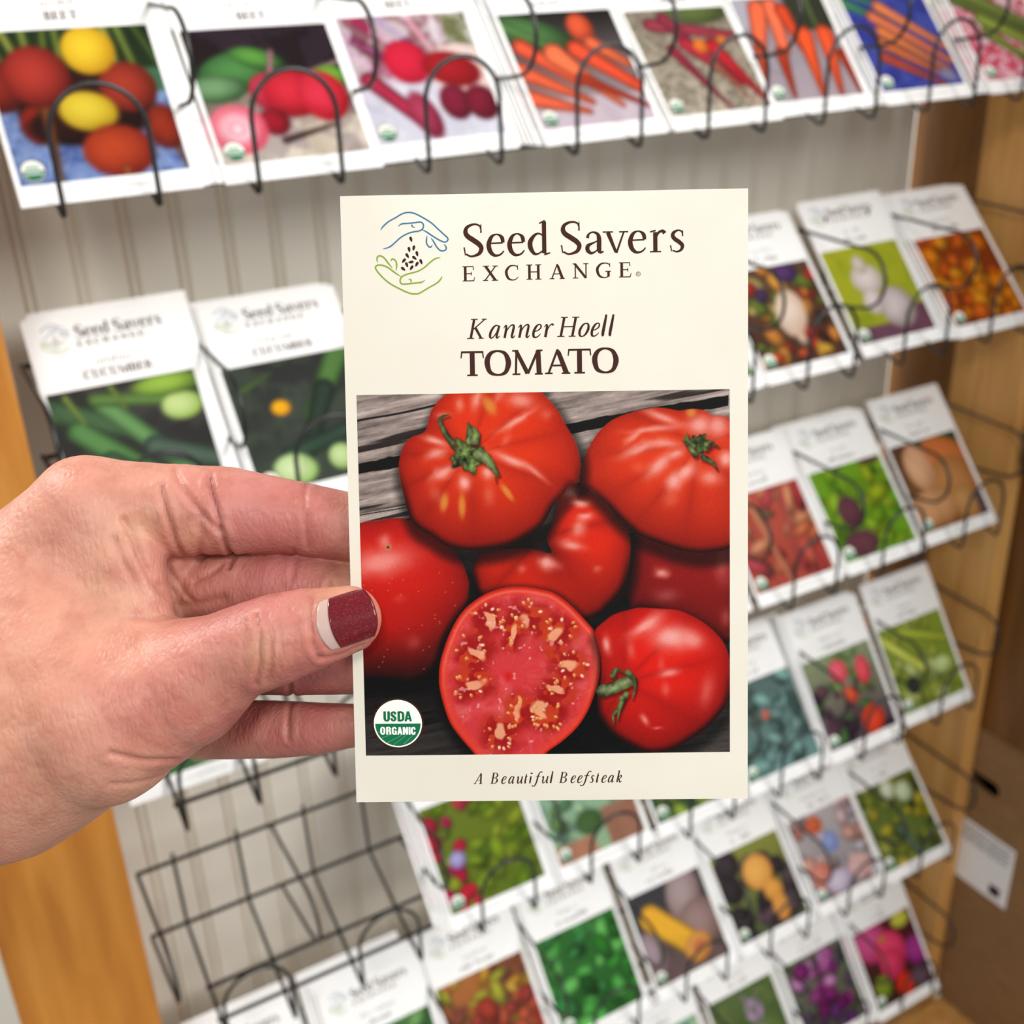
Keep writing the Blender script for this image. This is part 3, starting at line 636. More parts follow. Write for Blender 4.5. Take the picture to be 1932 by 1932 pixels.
# ---------------------------------------------------------------- the smaller printed photographs, one short recipe each
# b top bottom | n scale seed colour amount | e x y rx ry angle light dark | s x0 y0 x1 y1 w0 w1 colour | m seed count x0 y0 x1 y1 rmin rmax flat colours...
def paint_recipe(rec, N=72):
    X, Y = np.meshgrid((np.arange(N) + .5) / N, (np.arange(N) + .5) / N)
    I = np.zeros((N, N, 3))
    aa = 1.2 / N
    def ell(I, x, y, rx, ry, an, c0, c1):
        a = math.radians(an)
        dx, dy = X - x, Y - y
        u, v = (dx * math.cos(a) + dy * math.sin(a)) / rx, (-dx * math.sin(a) + dy * math.cos(a)) / ry
        r = np.sqrt(u * u + v * v)
        m = sst(1 + aa / min(rx, ry), 1 - aa / min(rx, ry), r)
        s = np.clip(.92 - .75 * r ** 2 - .35 * (dx / rx + dy / ry) * .6, 0, 1)[..., None]
        return over(I, m, hx(c1) * (1 - s) + hx(c0) * s)
    for ln in rec.strip().split('\n'):
        t = ln.split()
        k = t[0]
        if k == 'b':
            I = hx(t[1]) * (1 - Y[..., None]) + hx(t[2]) * Y[..., None]
        elif k == 'n':
            g = fbm(X * float(t[1]), Y * float(t[1]), int(t[2]), 3)
            I = over(I, sst(.42, .62, g) * float(t[4]), hx(t[3]))
        elif k == 'r':
            x0, y0, x1, y1 = map(float, t[1:5])
            I = over(I, sst(-aa, aa, np.minimum(np.minimum(X - x0, x1 - X), np.minimum(Y - y0, y1 - Y))), hx(t[5]))
        elif k == 'e':
            I = ell(I, *map(float, t[1:6]), t[6], t[7])
        elif k == 's':
            v = list(map(float, t[1:7]))
            d = strokesd([(v[0], v[1], v[4]), (v[2], v[3], v[5])], X, Y)
            c = hx(t[7])
            sh = np.clip(.62 + d * 9, .55, 1.1)[..., None]
            I = over(I, sst(-aa, aa, d), np.clip(c * sh, 0, 1))
        elif k == 'm':
            rs = np.random.RandomState(int(t[1]))
            x0, y0, x1, y1, r0, r1, fl = map(float, t[3:10])
            cols = t[10:]
            for i in range(int(t[2])):
                x, y, r = x0 + rs.rand() * (x1 - x0), y0 + rs.rand() * (y1 - y0), r0 + rs.rand() * (r1 - r0)
                c = cols[rs.randint(len(cols))]
                I = ell(I, x, y, r, r * fl, rs.rand() * 180, c, ''.join('%02x' % int(v * 255 * .45) for v in hx(c)))
    return np.clip(I, 0, 1)

PICS = {
'golden beet': """b 6f86b8 6f86b8
n 14 3 3f5590 .8
n 22 5 a4b6da .35
r 0 0 1 .36 1c2c14
r .86 .3 1 .46 3d6a4a
s .02 .0 .12 .3 .05 .04 7f9a3c
s .12 -.05 .2 .25 .05 .04 a9b650
s .25 -.05 .25 .25 .05 .04 8fa544
s .38 -.05 .33 .25 .04 .04 6f8a34
s .44 -.05 .42 .3 .04 .03 8fa544
s .72 .0 .74 .35 .06 .05 9fb04e
s .8 .0 .86 .4 .05 .04 869c40
s .9 .0 1.0 .3 .04 .03 5d7a34
e .5 .5 .4 .22 0 30120c 140604
e .04 .36 .15 .17 0 922a1e 420c08
s .95 .8 .99 1 .05 .02 8a5430
e .92 .7 .12 .15 0 9c2e16 4c1006
e .2 .62 .1 .13 0 982818 480c06
e .48 .64 .34 .14 0 2c0e08 140402
s .27 .4 .24 1 .09 .02 7c4420
e .27 .31 .19 .2 0 b4362a 5a120c
e .77 .42 .17 .17 10 ac3824 5a140a
e .6 .16 .155 .165 20 eccb30 c08a10
e .5 .56 .17 .13 10 e4cb3c b08c14
e .61 .83 .21 .17 0 c0441e 6c160a
s .62 .95 .63 1.05 .05 .03 c06030""",
'candy striped beet': """b 1c1214 c9b8a4
r 0 .72 1 1 d8ccba
n 8 4 b9a994 .6
r 0 0 1 .4 1d1115
n 6 9 4a3a52 .3
e .3 .33 .28 .15 -10 4f8a48 1d3a1a
e .12 .45 .2 .1 0 78a070 2a4a26
e .45 .25 .18 .08 20 5b9a3e 22401c
s .45 .5 .55 .2 .05 .03 d98aa0
s .55 .45 1 .3 .05 .03 d8a4a8
e .9 .42 .12 .09 0 7ab43a 35601c
e .45 .5 .13 .14 0 d63a55 8a1028
e .6 .52 .2 .18 -10 d8283a 8a0a18
e .8 .56 .17 .19 0 e03048 a00c18
e .42 .72 .1 .1 0 a81428 5a0810
e .17 .75 .19 .18 0 ee8a98 d84e66
e .17 .75 .13 .125 0 f4c0c8 e47c8c
e .17 .75 .08 .075 0 ee98a8 f6d0d6
e .17 .75 .04 .04 0 f8dde2 ee98a8
s .45 .86 .8 .78 .05 .02 4a2a28""",
'red beet': """b a4426a d8d4de
r 0 0 1 .5 8a5560
s -.05 .1 .5 .5 .09 .07 8a2a5a
s -.05 .28 .5 .6 .08 .06 c05a86
s .1 .0 .6 .45 .08 .06 b42a58
s .25 -.05 .62 .4 .07 .05 6a2470
s .5 -.05 .68 .4 .08 .07 e8a4b4
s .72 -.05 .7 .4 .07 .06 eec4c8
r .78 0 1 .3 6e7048
n 12 6 c8c0b0 .3
r 0 .55 1 1 cfcdda
n 7 8 e4e2ea .6
e .84 .48 .28 .22 0 f0ded8 d8b8b0
e .42 .38 .17 .17 30 d81c3c a80c28
e .74 .46 .22 .14 15 a8141c 7a060c
s .1 .5 .4 .85 .13 .12 a82444
e .42 .8 .1 .19 -15 b03a58 6a1028
e .68 .72 .12 .14 0 8a1838 4a0818
e .88 .74 .13 .14 0 841430 480814""",
'carrot bunch': """b 16120e c8b8c0
r 0 .75 1 1 c4b4be
e .25 .2 .35 .14 20 4d7a40 1c3018
s .0 .1 .4 .35 .1 .05 5a8a48
e .66 .16 .11 .13 0 e05a34 9a2c14
s .1 .3 .45 .62 .16 .1 d85030
s .35 .38 .75 .85 .2 .05 e66a42
s .55 .35 .98 .72 .17 .12 d84828
s .7 .3 .95 .5 .14 .08 e0623c
s .02 .5 .5 .8 .17 .06 d95a38
s .0 .72 .45 .88 .17 .05 dc5c3c
s .5 .6 .98 .88 .1 .04 b23418""",
'purple red carrot': """b 8a806e b8ac98
n 24 3 6a6252 .7
e .7 .05 .3 .12 0 5c6a34 38421e
s .2 .15 .95 .3 .13 .1 943040
s .35 .1 .6 .5 .13 .06 86283a
s .3 .4 .6 .98 .12 .03 8c2438
s .45 .35 .8 .75 .15 .07 a42034
s .62 .55 .85 .95 .08 .02 b06a50
s .7 .4 .98 .95 .17 .04 b01a24
e .58 .38 .07 .07 0 e07a24 b04a10
e .82 .34 .06 .05 0 d87a2c a85014""",
'short carrot': """b 84808c a89aa0
r .0 .0 .3 .3 a8a4ae
r .55 0 1 .35 2c3022
s .3 .0 .35 .3 .04 .03 6a8a3a
s .8 .0 .8 .3 .04 .03 7a9a4a
s .25 .12 .1 .5 .2 .13 e0603a
s .4 .1 .35 .5 .18 .14 e46844
s .5 .15 .55 .5 .16 .1 c8401c
s .62 .4 .55 .98 .2 .05 d84c22
s .85 .4 .75 .98 .2 .05 da4e26
s .3 .55 .25 .95 .13 .04 b03414
s .95 .6 .97 .98 .12 .05 a82c10
s .1 .5 .02 .8 .12 .05 c04420""",
'orange finger carrot': """b 2c3488 303a90
n 6 3 4a58a8 .6
s -.05 .05 .4 .3 .12 .04 3f8a54
s .1 .0 .5 .2 .07 .03 4a9a60
s .4 .15 1.0 .62 .14 .08 d87a4c
s .28 .25 .95 .75 .14 .08 d6704a
s .3 .4 .9 .85 .13 .06 dc7a44
s .25 .52 .85 .92 .13 .06 cf6a3a
s .2 .66 .75 .98 .12 .05 b84a2e
e .85 .9 .12 .07 20 8a8aa8 50508a""",
'green okra': """b c84a62 d8506a
n 20 3 f0e0e4 .8
s .0 .05 .8 .5 .2 .1 5c6a34
s .2 .05 1.0 .5 .18 .1 6e7e3c
s .3 .35 1.0 .75 .16 .1 86983f
s .3 .5 .8 .95 .14 .06 7a8e3a
e .7 .72 .08 .06 0 c8d880 7a8a3a""",
'long slicing cucumber': """b 3e3c3a 34322f
n 6 4 232422 .6
s .0 .12 .5 .35 .18 .16 3f5a3c
s .15 .3 .8 .95 .17 .15 4f7a44
s .35 .15 .9 .85 .15 .13 5c8650
s .3 .1 .95 .22 .1 .1 5f8040
s .12 .05 .2 .25 .04 .02 a4c052
s .42 .03 .48 .2 .04 .02 8aac4a
e .85 .25 .14 .1 0 cfe39a 8fb04c
e .8 .08 .25 .08 0 9cc048 4c6a24
s .3 .55 .9 1.05 .16 .13 3c5a3e
s .6 .5 1.05 .7 .16 .14 46584a""",
'climbing cucumber': """b 2a2b2a 3a4238
n 7 4 3f4a3c .7
s .95 -.05 .55 .5 .2 .14 4c7038
s .7 .3 .4 .8 .16 .1 27352a
s 1.05 .1 .9 .5 .2 .12 86ac4e
s .1 .2 .35 .1 .05 .02 5a7a3c
e .34 .38 .07 .06 0 f2b018 d88a10
s .3 .75 1. .6 .14 .12 2f4434
e .3 .86 .16 .12 10 d6e6b4 8cb45c
e .66 .84 .1 .1 0 cfe2a4 86ac54
e .88 .84 .1 .12 0 cfe4a8 84aa50""",
'ornamental gourd': """b 5a4030 4a2c20
m 3 40 0 0 1 1 .05 .13 .7 d88a3a c8b06a 4c3460 e8c8b0 6a7a30 b8362a e8a040 3a2a20
e .55 .5 .17 .24 20 e8d4c4 c8a488
e .68 .1 .14 .1 0 5a3a6a 2c1a40
m 9 8 0 .85 1 1 .05 .1 .6 d85a2a b01820 e8b040""",
'garlic': """b a8ac24 9aa022
n 5 3 8c9a1c .5
r 0 .84 1 1 6a4456
r .6 .7 1 1 6a4050
e .42 .36 .19 .16 0 e6d8d4 b0a498
e .4 .2 .08 .1 0 d8ccc0 a89c88
e .38 .6 .12 .13 0 e8dada b8a8a0
e .64 .7 .22 .22 0 d8cccc 8a7c74""",
'orange cherry tomato': """b 8a3a10 7a2c0c
m 5 60 0 0 1 1 .07 .12 .95 f08a10 e87408 f09a1c e86a18 d85a10""",
'rainbow chard': """b b85040 a84434
m 4 34 0 0 1 1 .08 .2 .4 e0764c d8604a b83a3c e89a6c 8a6a4c c84a50
s .3 .0 .45 1 .08 .05 e8946a
s .75 .0 .6 .9 .08 .04 d05a50""",
'speckled lettuce': """b 6a9a1c 6a9a18
m 7 46 0 0 1 1 .06 .16 .6 86b41c a4b81e 7aa818 94c02c 5a8a18 b0b428
e .32 .5 .15 .17 0 6a3a44 4a2838
e .3 .85 .22 .14 0 6c3c44 4c2c38
r .7 .0 .95 .07 5a3430""",
'pale potato': """b 5a3a24 8a5a30
r .4 0 1 .1 2c4a24
e .75 .3 .4 .25 30 d87a40 a85a24
e .7 .6 .35 .35 0 c88a50 9a6030
e .3 .3 .19 .27 -5 e8b48c b8845a
e .3 .75 .35 .2 0 d8a070 a87444
e .75 .8 .2 .2 0 d09a60 a06a34
r .88 .72 1 1 5a4448""",
'blue green kale': """b 566a66 6a8c88
m 6 40 0 0 1 1 .06 .16 .5 5f8078 7fa49c 3f5a54 8ab8b0 50645c
e .5 .4 .05 .05 0 d86a5a a84a40""",
'hot pepper': """b 8a9a70 5a4450
m 8 30 0 .3 1 1 .05 .12 .7 4a3440 5c3a4c 6a4a50 4c7a3c 382838
m 2 14 .2 .0 .9 .5 .04 .1 .5 7a9a4a 5a8a3c 88a860
e .45 .22 .13 .13 0 f06a7a c83a4a
e .78 .3 .1 .16 10 f05a64 c03040
e .5 .5 .12 .08 40 e8603a b03820
e .7 .84 .17 .15 -40 e84a2c b82a14""",
'lima bean': """b 8a9c34 7a8a30
m 3 34 0 0 1 1 .07 .15 .55 b8c44c a4b43c c8d070 8a9c30 d0dc8c
s .0 .1 .5 .6 .14 .12 c4cc58
s .3 .1 .95 .35 .13 .1 aab83c
e .25 .72 .1 .1 0 2c3430 1c2420
e .78 .62 .14 .1 0 d8e8a8 98ac50""",
'red leaf lettuce': """b 6a7a1c 5a7014
m 4 40 0 0 1 1 .06 .15 .5 6a8a10 86a01c 507010 9aac24 7a9410
m 5 16 0 .1 .3 1 .05 .11 .8 c8143c d81c34 b81850 6a7a28
m 6 6 .35 .0 .7 .1 .05 .09 .7 c8143c d83a50
e .22 .55 .08 .08 0 b0a8d8 7a6aa8""",
'potted sage': """b 8ab49a 90b088
m 4 36 0 0 1 .85 .05 .12 .6 9cc8b0 7aa48a b8d8a8 5c8a5c a8d0b8 6a8a50
r 0 .82 .45 1 b0785c
r .6 .62 1 1 9a6a54
e .45 .7 .15 .12 0 4a6a38 34502c""",
'dark leafy green': """b 2c4a28 34502c
m 4 40 0 0 1 1 .06 .14 .6 3c6a2c 5a8a34 2c4824 98b040""",
'winter squash': """b 3c3a3c 6a5450
r .0 .0 .45 .4 3a3a3e
e .7 .2 .22 .3 20 b09c9c 7c6460
e .8 .55 .3 .25 0 a08480 70544c
e .12 .65 .13 .25 -10 a8949c 6c5858
s .22 .3 .62 .75 .3 .28 d8a02c
e .65 .78 .18 .15 -20 e8a858 b8742c
e .66 .78 .08 .06 -20 d8784c c05c38""",
'black tomato': """b 8a8c3c 4a5838
m 4 26 0 .15 1 1 .1 .18 .95 5a484c 44343a 685058 382c30
e .55 .35 .2 .2 0 f0b45c d08a38
e .66 .6 .13 .13 0 e8a84c c08030
e .68 .8 .11 .16 0 f0a850 c88034""",
'pale zinnia': """b b8b0b0 8c8488
m 4 40 0 0 1 1 .06 .13 .8 e0a898 c8bccc d88a78 e8c8c8 988c90 d8d0d8 b8a0a0
e .35 .15 .12 .1 0 d86a40 b04a28
e .48 .4 .12 .12 0 94a4d0 6a78b0
e .2 .72 .15 .16 0 e0907c b8604c
e .75 .8 .18 .14 0 ecc0bc c89890
e .4 .85 .2 .13 0 d8ccdc a898b0""",
'green pickling pepper': """b 5c6a24 6a7c3c
m 4 44 0 0 1 1 .06 .12 .7 b0a824 8c9830 4c5a24 c8b834 6a7a2c a4ac4c
e .5 .12 .11 .12 0 e8ecd8 a8b088
e .72 .22 .13 .13 0 dce8c8 98a878
s .45 .6 .6 1 .1 .08 5c7868""",
'purple bedding flower': """b 6a6a58 4c5440
m 4 30 0 0 1 1 .06 .12 .8 4c6a34 6a8a4c 3c3840 5c4860
m 8 22 .15 .1 .85 .75 .08 .14 .8 a83a8c c86ab0 8c2474 d890c8 781860
m 9 6 .3 .75 1 1 .06 .12 .8 6a2c74 4c2058""",
'pink zinnia': """b 5a1824 3c2418
e .25 .2 .28 .25 0 d85a94 a02858
e .8 .1 .16 .1 0 d8d454 a8ac2c
e .5 .4 .25 .25 0 ee4a74 c82850
e .42 .22 .06 .05 0 d88a3c a85c20
e .9 .55 .2 .2 0 b03a94 701c64
e .45 .55 .2 .2 0 e84068 b82048
e .2 .75 .14 .14 0 8a9a24 5a6c14
e .55 .86 .16 .15 0 e83c14 b01c08
e .85 .88 .2 .12 0 6c5460 402c38""",
'lilac bee flower': """b 5a6c3c 48582c
n 5 3 6a8040 .6
e .6 .3 .13 .14 0 c8a8cc 9c7ca8
s .5 .1 .6 .35 .04 .03 c8a8cc
s .7 .1 .62 .35 .04 .03 c8a8cc
e .6 .6 .1 .1 0 b890c0 8c6498
n 8 6 3c5420 .4""",
'flame coloured amaranth': """b a86a34 a84c30
m 4 40 0 0 1 .5 .07 .16 .4 d8a030 b0b034 c86a34 8c4c38 d8b040
m 5 34 .3 .35 1 1 .07 .15 .8 c84a30 b03c28 d86040 a84034
m 6 10 .0 .4 .4 1 .06 .13 .5 9c8c34 c86438 7c6430""",
'fresh basil': """b 2c6a2c 245c20
m 4 46 0 0 1 1 .07 .17 .6 3c9a34 54b44c 2c7c24 6cc860 1c5418 3a8c44""",
'dwarf kale': """b 4a7a40 3c6a38
m 4 36 0 0 1 1 .07 .15 .6 5c9450 78ac64 3c6c34 8ab878""",
'garden pea': """b 5a9038 4c8030
m 3 36 0 0 1 1 .06 .14 .5 78b04c 94c468 548c34 a8d080""",
}
# ---------------------------------------------------------------- the room
def struct(name, me, m):
    return tag(link(name, me, None, m), kind='structure')
struct('floor', box_mesh('floor', -2.5, 3, -3, 1.2, -.1, 0, 0), 'concrete')
struct('wall_back', box_mesh('wall_back', -2.5, 3, 1.0, 1.1, 0, 2.9, 0), 'white_paint')
struct('wall_right', box_mesh('wall_right', 2.6, 2.7, -3, 1.0, 0, 2.9, 0), 'white_paint')

# beaded panel behind the racks: one profile drawn along x and extruded upwards
def beadboard():
    y0, p = .142, .0295
    prof = [(-.135, y0)]
    k = -4
    while -.0265 + k * p < .66:
        x = -.0265 + k * p
        k += 1
        if x < -.13:
            continue
        prof += [(x - .0050, y0), (x - .0045, y0 + .0002), (x - .0038, y0 - .0013), (x - .0024, y0 - .0021), (x - .0010, y0 - .0013), (x, y0 + .0002), (x + .0010, y0 - .0013), (x + .0024, y0 - .0021), (x + .0038, y0 - .0013), (x + .0045, y0 + .0002), (x + .0050, y0)]
    prof.append((.672, y0))
    prof += [(.672, y0 + .012), (-.135, y0 + .012)]
    n = len(prof)
    vs = [(x, y, .35) for x, y in prof] + [(x, y, 2.0) for x, y in prof]
    fs = [(i, (i + 1) % n, n + (i + 1) % n, n + i) for i in range(n)] + [tuple(range(n, 2 * n)), tuple(reversed(range(n)))]
    me = bpy.data.meshes.new('panel')
    me.from_pydata(vs, [], fs)
    return me
tag(link('beadboard_panel', beadboard(), None, 'beadboard_paint'), 'painted greige beadboard panel with vertical double beads behind the wire racks', 'wall panel')

tag(link('wooden_post', box_mesh('post', -.1315, -.0565, .012, .142, 0, 2.05, .003), None, 'honey_wood'),
    'honey coloured wooden post on the left of the rack, behind the hand', 'post')
pr = empty('wooden_post', (.69, .1, 0))
link('upright_board', box_mesh('board', 0, .016, -.085, -.012, 0, 2.05, .003), pr, 'shelf_wood')
link('shade_batten', box_mesh('shade_batten_mesh', .003, .016, -.0118, .06, 0, 2.05, .002), pr, 'shaded_wood')  # dark strip: shade behind the board put into its brown
tag(pr, 'light brown wooden upright with vertical grain at the right end of the racks', 'post')

tag(link('shade_panel', box_mesh('shade_panel', .708, .726, -.42, .020, UP - .575, UP + .35, .002), None, 'deep_shade_wood'),  # dark brown stands in for the shade at the right end
    'wooden panel coloured dark for shade at the right edge, above the cardboard box', 'panel')
tag(link('black_clip', box_mesh('clip', .694, .7075, -.016, .010, UP - .305, UP - .262, .004), None, 'black_plastic'),
    'small black clip on the right edge, beside the shade panel', 'clip')
tag(link('base_shelf', box_mesh('base_shelf', .56, 1.25, -.46, .0115, UP - .96, UP - .9215, .003), None, 'shelf_wood'),
    'wooden base shelf under the cardboard box', 'shelf')

def cardboard_box():
    root = empty('cardboard_box', (.708, .0275, UP - .92))
    L, D, H = .36, .46, .34
    # wall facing the racks, with its hand hole cut through
    bm = bmesh.new()
    out = [bm.verts.new((0, y, z)) for y, z in ((0, 0), (-D, 0), (-D, H), (0, H))]
    cy, cz, hl, r = -.0225, H - .053, .0115, .0085
    hole = []
    for k in range(24):
        a = 2 * math.pi * k / 24
        hole.append(bm.verts.new((0, cy + (hl if math.cos(a) > 0 else -hl) + r * math.cos(a), cz + r * math.sin(a))))
    ed = [bm.edges.new((l[i], l[(i + 1) % len(l)])) for l in (out, hole) for i in range(len(l))]
    g = bmesh.ops.triangle_fill(bm, edges=ed, use_beauty=True)
    ex = bmesh.ops.extrude_face_region(bm, geom=[f for f in bm.faces])
    for v in ex['geom']:
        if isinstance(v, bmesh.types.BMVert):
            v.co.x += .004
    bmesh.ops.recalc_face_normals(bm, faces=bm.faces)
    me = bpy.data.meshes.new('side_wall')
    bm.to_mesh(me)
    bm.free()
    link('side_wall', me, root, 'cardboard')
    link('side_wall', box_mesh('w', L - .004, L, -D, 0, 0, H, .001), root, 'cardboard')
    link('end_wall', box_mesh('w', .0045, L - .0045, -.004, 0, 0, H, .001), root, 'cardboard')
    link('end_wall', box_mesh('w', .0045, L - .0045, -D, -D + .004, 0, H, .001), root, 'cardboard')
    link('bottom', box_mesh('w', .005, L - .005, -D + .005, -.005, .0005, .004, 0), root, 'cardboard')
    link('lid_flap', box_mesh('w', 0, L, -D / 2 + .001, 0, H + .0005, H + .004, .001), root, 'cardboard')
    link('lid_flap', box_mesh('w', 0, L, -D, -D / 2 - .001, H + .0005, H + .004, .001), root, 'cardboard')
    # shipping label with illegible small print
    lb = link('shipping_label', box_mesh('label', -.0007, -.0001, -.0705, -.0015, .165, .237, .0002), root, 'rack_paper')
    v, f = [], []
    rs = random.Random(3)
    for i in range(5):
        z = .231 - i * .0042
        y = -.012
        while y > -.064:
            l = rs.uniform(.002, .006)
            n = len(v)
            v += [(-.0009, y, z), (-.0009, y - l, z), (-.0009, y - l, z + .0016), (-.0009, y, z + .0016)]
            f.append((n, n + 1, n + 2, n + 3))
            y -= l + .0015
    me = bpy.data.meshes.new('small_print')
    me.from_pydata(v, [], f)
    link('small_print', me, lb, 'black_plastic')
    link('stamp_mark', box_mesh('stamp', -.0010, -.0008, -.062, -.050, .172, .183, 0), lb, 'black_plastic')
    return tag(root, 'brown cardboard box with an oval hand hole and white shipping label at the lower right', 'box')
cardboard_box()

# ---------------------------------------------------------------- wire racks
S, H, ST = .0909, .17267, .0027
NR = 6
WR = .00125
arc = lambda cy, cz, r, a0, a1, n: [(cy + r * math.cos(math.radians(a0 + (a1 - a0) * i / n)), cz + r * math.sin(math.radians(a0 + (a1 - a0) * i / n))) for i in range(n + 1)]
def rack_proto():
    root = empty('wire_rack')
    bar = tube_mesh('bar', [(-.5 * S, 0, 0), (7.5 * S, 0, 0)], WR * 1.15)
    bar.materials.append(M['wire'])
    short = tube_mesh('bar', [(-.26 * S, 0, 0), (7.26 * S, 0, 0)], WR * 1.15)
    short.materials.append(M['wire'])
    for y, z, q in ((.0895, .080, bar), (.0855, .029, bar), (.043, .0085, short), (.0215, -.0002, short)):
        link('horizontal_bar', q, root).location = (0, y, z)
    hw = .0215
    side = [(.0870, .088), (.0870, .074), (.0835, .034), (.0790, .0285), (.041, .0113), (.004, -.0045), (.0008, -.0035), (0, .001)]
    pts = [(-hw, y, z) for y, z in side] + [(-hw, 0, .029)]
    pts += [(x, 0, z) for x, z in arc(0, .029, hw, 180, 0, 16)[1:-1]]
    pts += [(hw, 0, .029)] + [(hw, y, z) for y, z in reversed(side)]
    pw = tube_mesh('pocket_wire', pts, WR)
    pw.materials.append(M['wire'])
    loop = [(.088, .0815), (.030, .0785)] + arc(.0225, .0576, .021, 90, 250, 14) + [(.030, .0355), (.0825, .0315)]
    dh = tube_mesh('divider_hoop', [(0, y, z) for y, z in loop], WR)
    dh.materials.append(M['wire'])
    for k in range(8):
        link('pocket_wire', pw, root).location = (k * S, 0, 0)
    for k in range(9):
        link('divider_hoop', dh, root).location = ((k - .5) * S, 0, 0)
    return root
ORD = ['topmost', 'second', 'third', 'fourth', 'fifth', 'sixth']
proto = rack_proto()
RL = ['black wire rack at the very top holding beet and carrot seed packets',
      'black wire rack second from the top, holding the two cucumber packets at its left end',
      'black wire rack third from the top, mostly hidden by the hand and held packet',
      'black wire rack fourth from the top with empty pockets at its left end',
      'black wire rack fifth from the top, full of packets from end to end',
      'lowest black wire rack in view, holding the pink zinnia packet at its right end']
for j in range(NR):
    o = proto if j == 0 else copy_tree(proto)
    o.location = (0, -ST * j, UP - H * j)
    tag(o, RL[j], 'wire rack', 'wire racks for seed packets')
# ---------------------------------------------------------------- seed packets
PW, PHT, TH = .0825, .1259, .0009
def envelope(name, warp, th, nx=12, nz=16, bevel=.0003):
    """flat paper envelope, origin at the middle of its bottom edge, face towards -y"""
    bm = bmesh.new()
    f, k = [], []
    for j in range(nz + 1):
        for i in range(nx + 1):
            x, z = -PW / 2 + PW * i / nx, PHT * j / nz
            u, v = (x + PW / 2) * 1000, z * 1000
            q = warp(u, v)
            f.append(bm.verts.new((x, -q, z)))
            k.append(bm.verts.new((x, th + q * .6, z)))
    id_ = lambda i, j: j * (nx + 1) + i
    for j in range(nz):
        for i in range(nx):
            bm.faces.new((f[id_(i, j)], f[id_(i + 1, j)], f[id_(i + 1, j + 1)], f[id_(i, j + 1)]))
            bm.faces.new((k[id_(i, j)], k[id_(i, j + 1)], k[id_(i + 1, j + 1)], k[id_(i + 1, j)]))
    ring = [id_(i, 0) for i in range(nx)] + [id_(nx, j) for j in range(nz)] + [id_(i, nz) for i in range(nx, 0, -1)] + [id_(0, j) for j in range(nz, 0, -1)]
    for a, c in zip(ring, ring[1:] + ring[:1]):
        bm.faces.new((f[a], k[a], k[c], f[c]))
    bmesh.ops.recalc_face_normals(bm, faces=bm.faces)
    me = bpy.data.meshes.new(name)
    bm.to_mesh(me)
    bm.free()
    return me

def picture(name, I, parent, warp, lift=.00003):
    ny, nx = I.shape[:2]
    gx, gy = np.meshgrid(np.arange(nx) / (nx - 1), np.arange(ny) / (ny - 1))
    x, y = 2.28 + 76.5 * gx, 85.7 - 75.65 * gy
    wv = np.vectorize(warp)(x, y) if warp else 0 * x
    co = np.stack([x / 1000 - .04125, -wv - lift, y / 1000], -1).reshape(-1, 3)
    me = bpy.data.meshes.new(name)
    n = nx * ny
    me.vertices.add(n)
    me.vertices.foreach_set('co', co.astype(np.float32).ravel())
    idx = np.arange(n).reshape(ny, nx)
    q = np.stack([idx[1:, :-1], idx[1:, 1:], idx[:-1, 1:], idx[:-1, :-1]], -1).reshape(-1, 4)
    me.loops.add(q.size)
    me.polygons.add(len(q))
    me.loops.foreach_set('vertex_index', q.ravel().astype(np.int32))
    me.polygons.foreach_set('loop_start', (np.arange(len(q)) * 4).astype(np.int32))
    me.update(calc_edges=True)
    ca = me.color_attributes.new('Col', 'FLOAT_COLOR', 'POINT')
    a = np.ones((n, 4), np.float32)
    a[:, :3] = lin(I.reshape(-1, 3))
    ca.data.foreach_set('color', a.ravel())
    return link(name, me, parent, 'ink')

LW = {'B': .72, 'E': .68, 'T': .82, 'C': .84, 'A': .95, 'R': .85, 'O': .98, 'U': .9, 'M': 1.15}
def word(k, s, cx, y, h, weight=1.8):
    tot = sum(LW[c] for c in s) * h + .12 * h * (len(s) - 1)
    x = cx - tot / 2
    for c in s:
        k.glyph(GL[c], x, y, LW[c] * h, h, BROWN, 0, weight, n=3)
        x += (LW[c] + .12) * h
def scribble(k, cx, y, wd, h, seed, col=BROWN, t=.55):
    """print too far away to read: uneven short upright marks"""
    rs = random.Random(seed)
    x = cx - wd / 2
    while x < cx + wd / 2:
        if rs.random() < .16:
            x += h * .5
            continue
        hh = h * rs.choice((.62, .62, .65, 1))
        k.ribbon([(x, y, t * .5), (x + .15 * h, y + hh, t * .5)], col)
        if rs.random() < .7:
            k.ribbon([(x, y + hh * rs.choice((0, .5, .95)), t * .35), (x + h * .42, y + hh * rs.choice((0, .5, .95)), t * .35)], col)
        x += h * .55

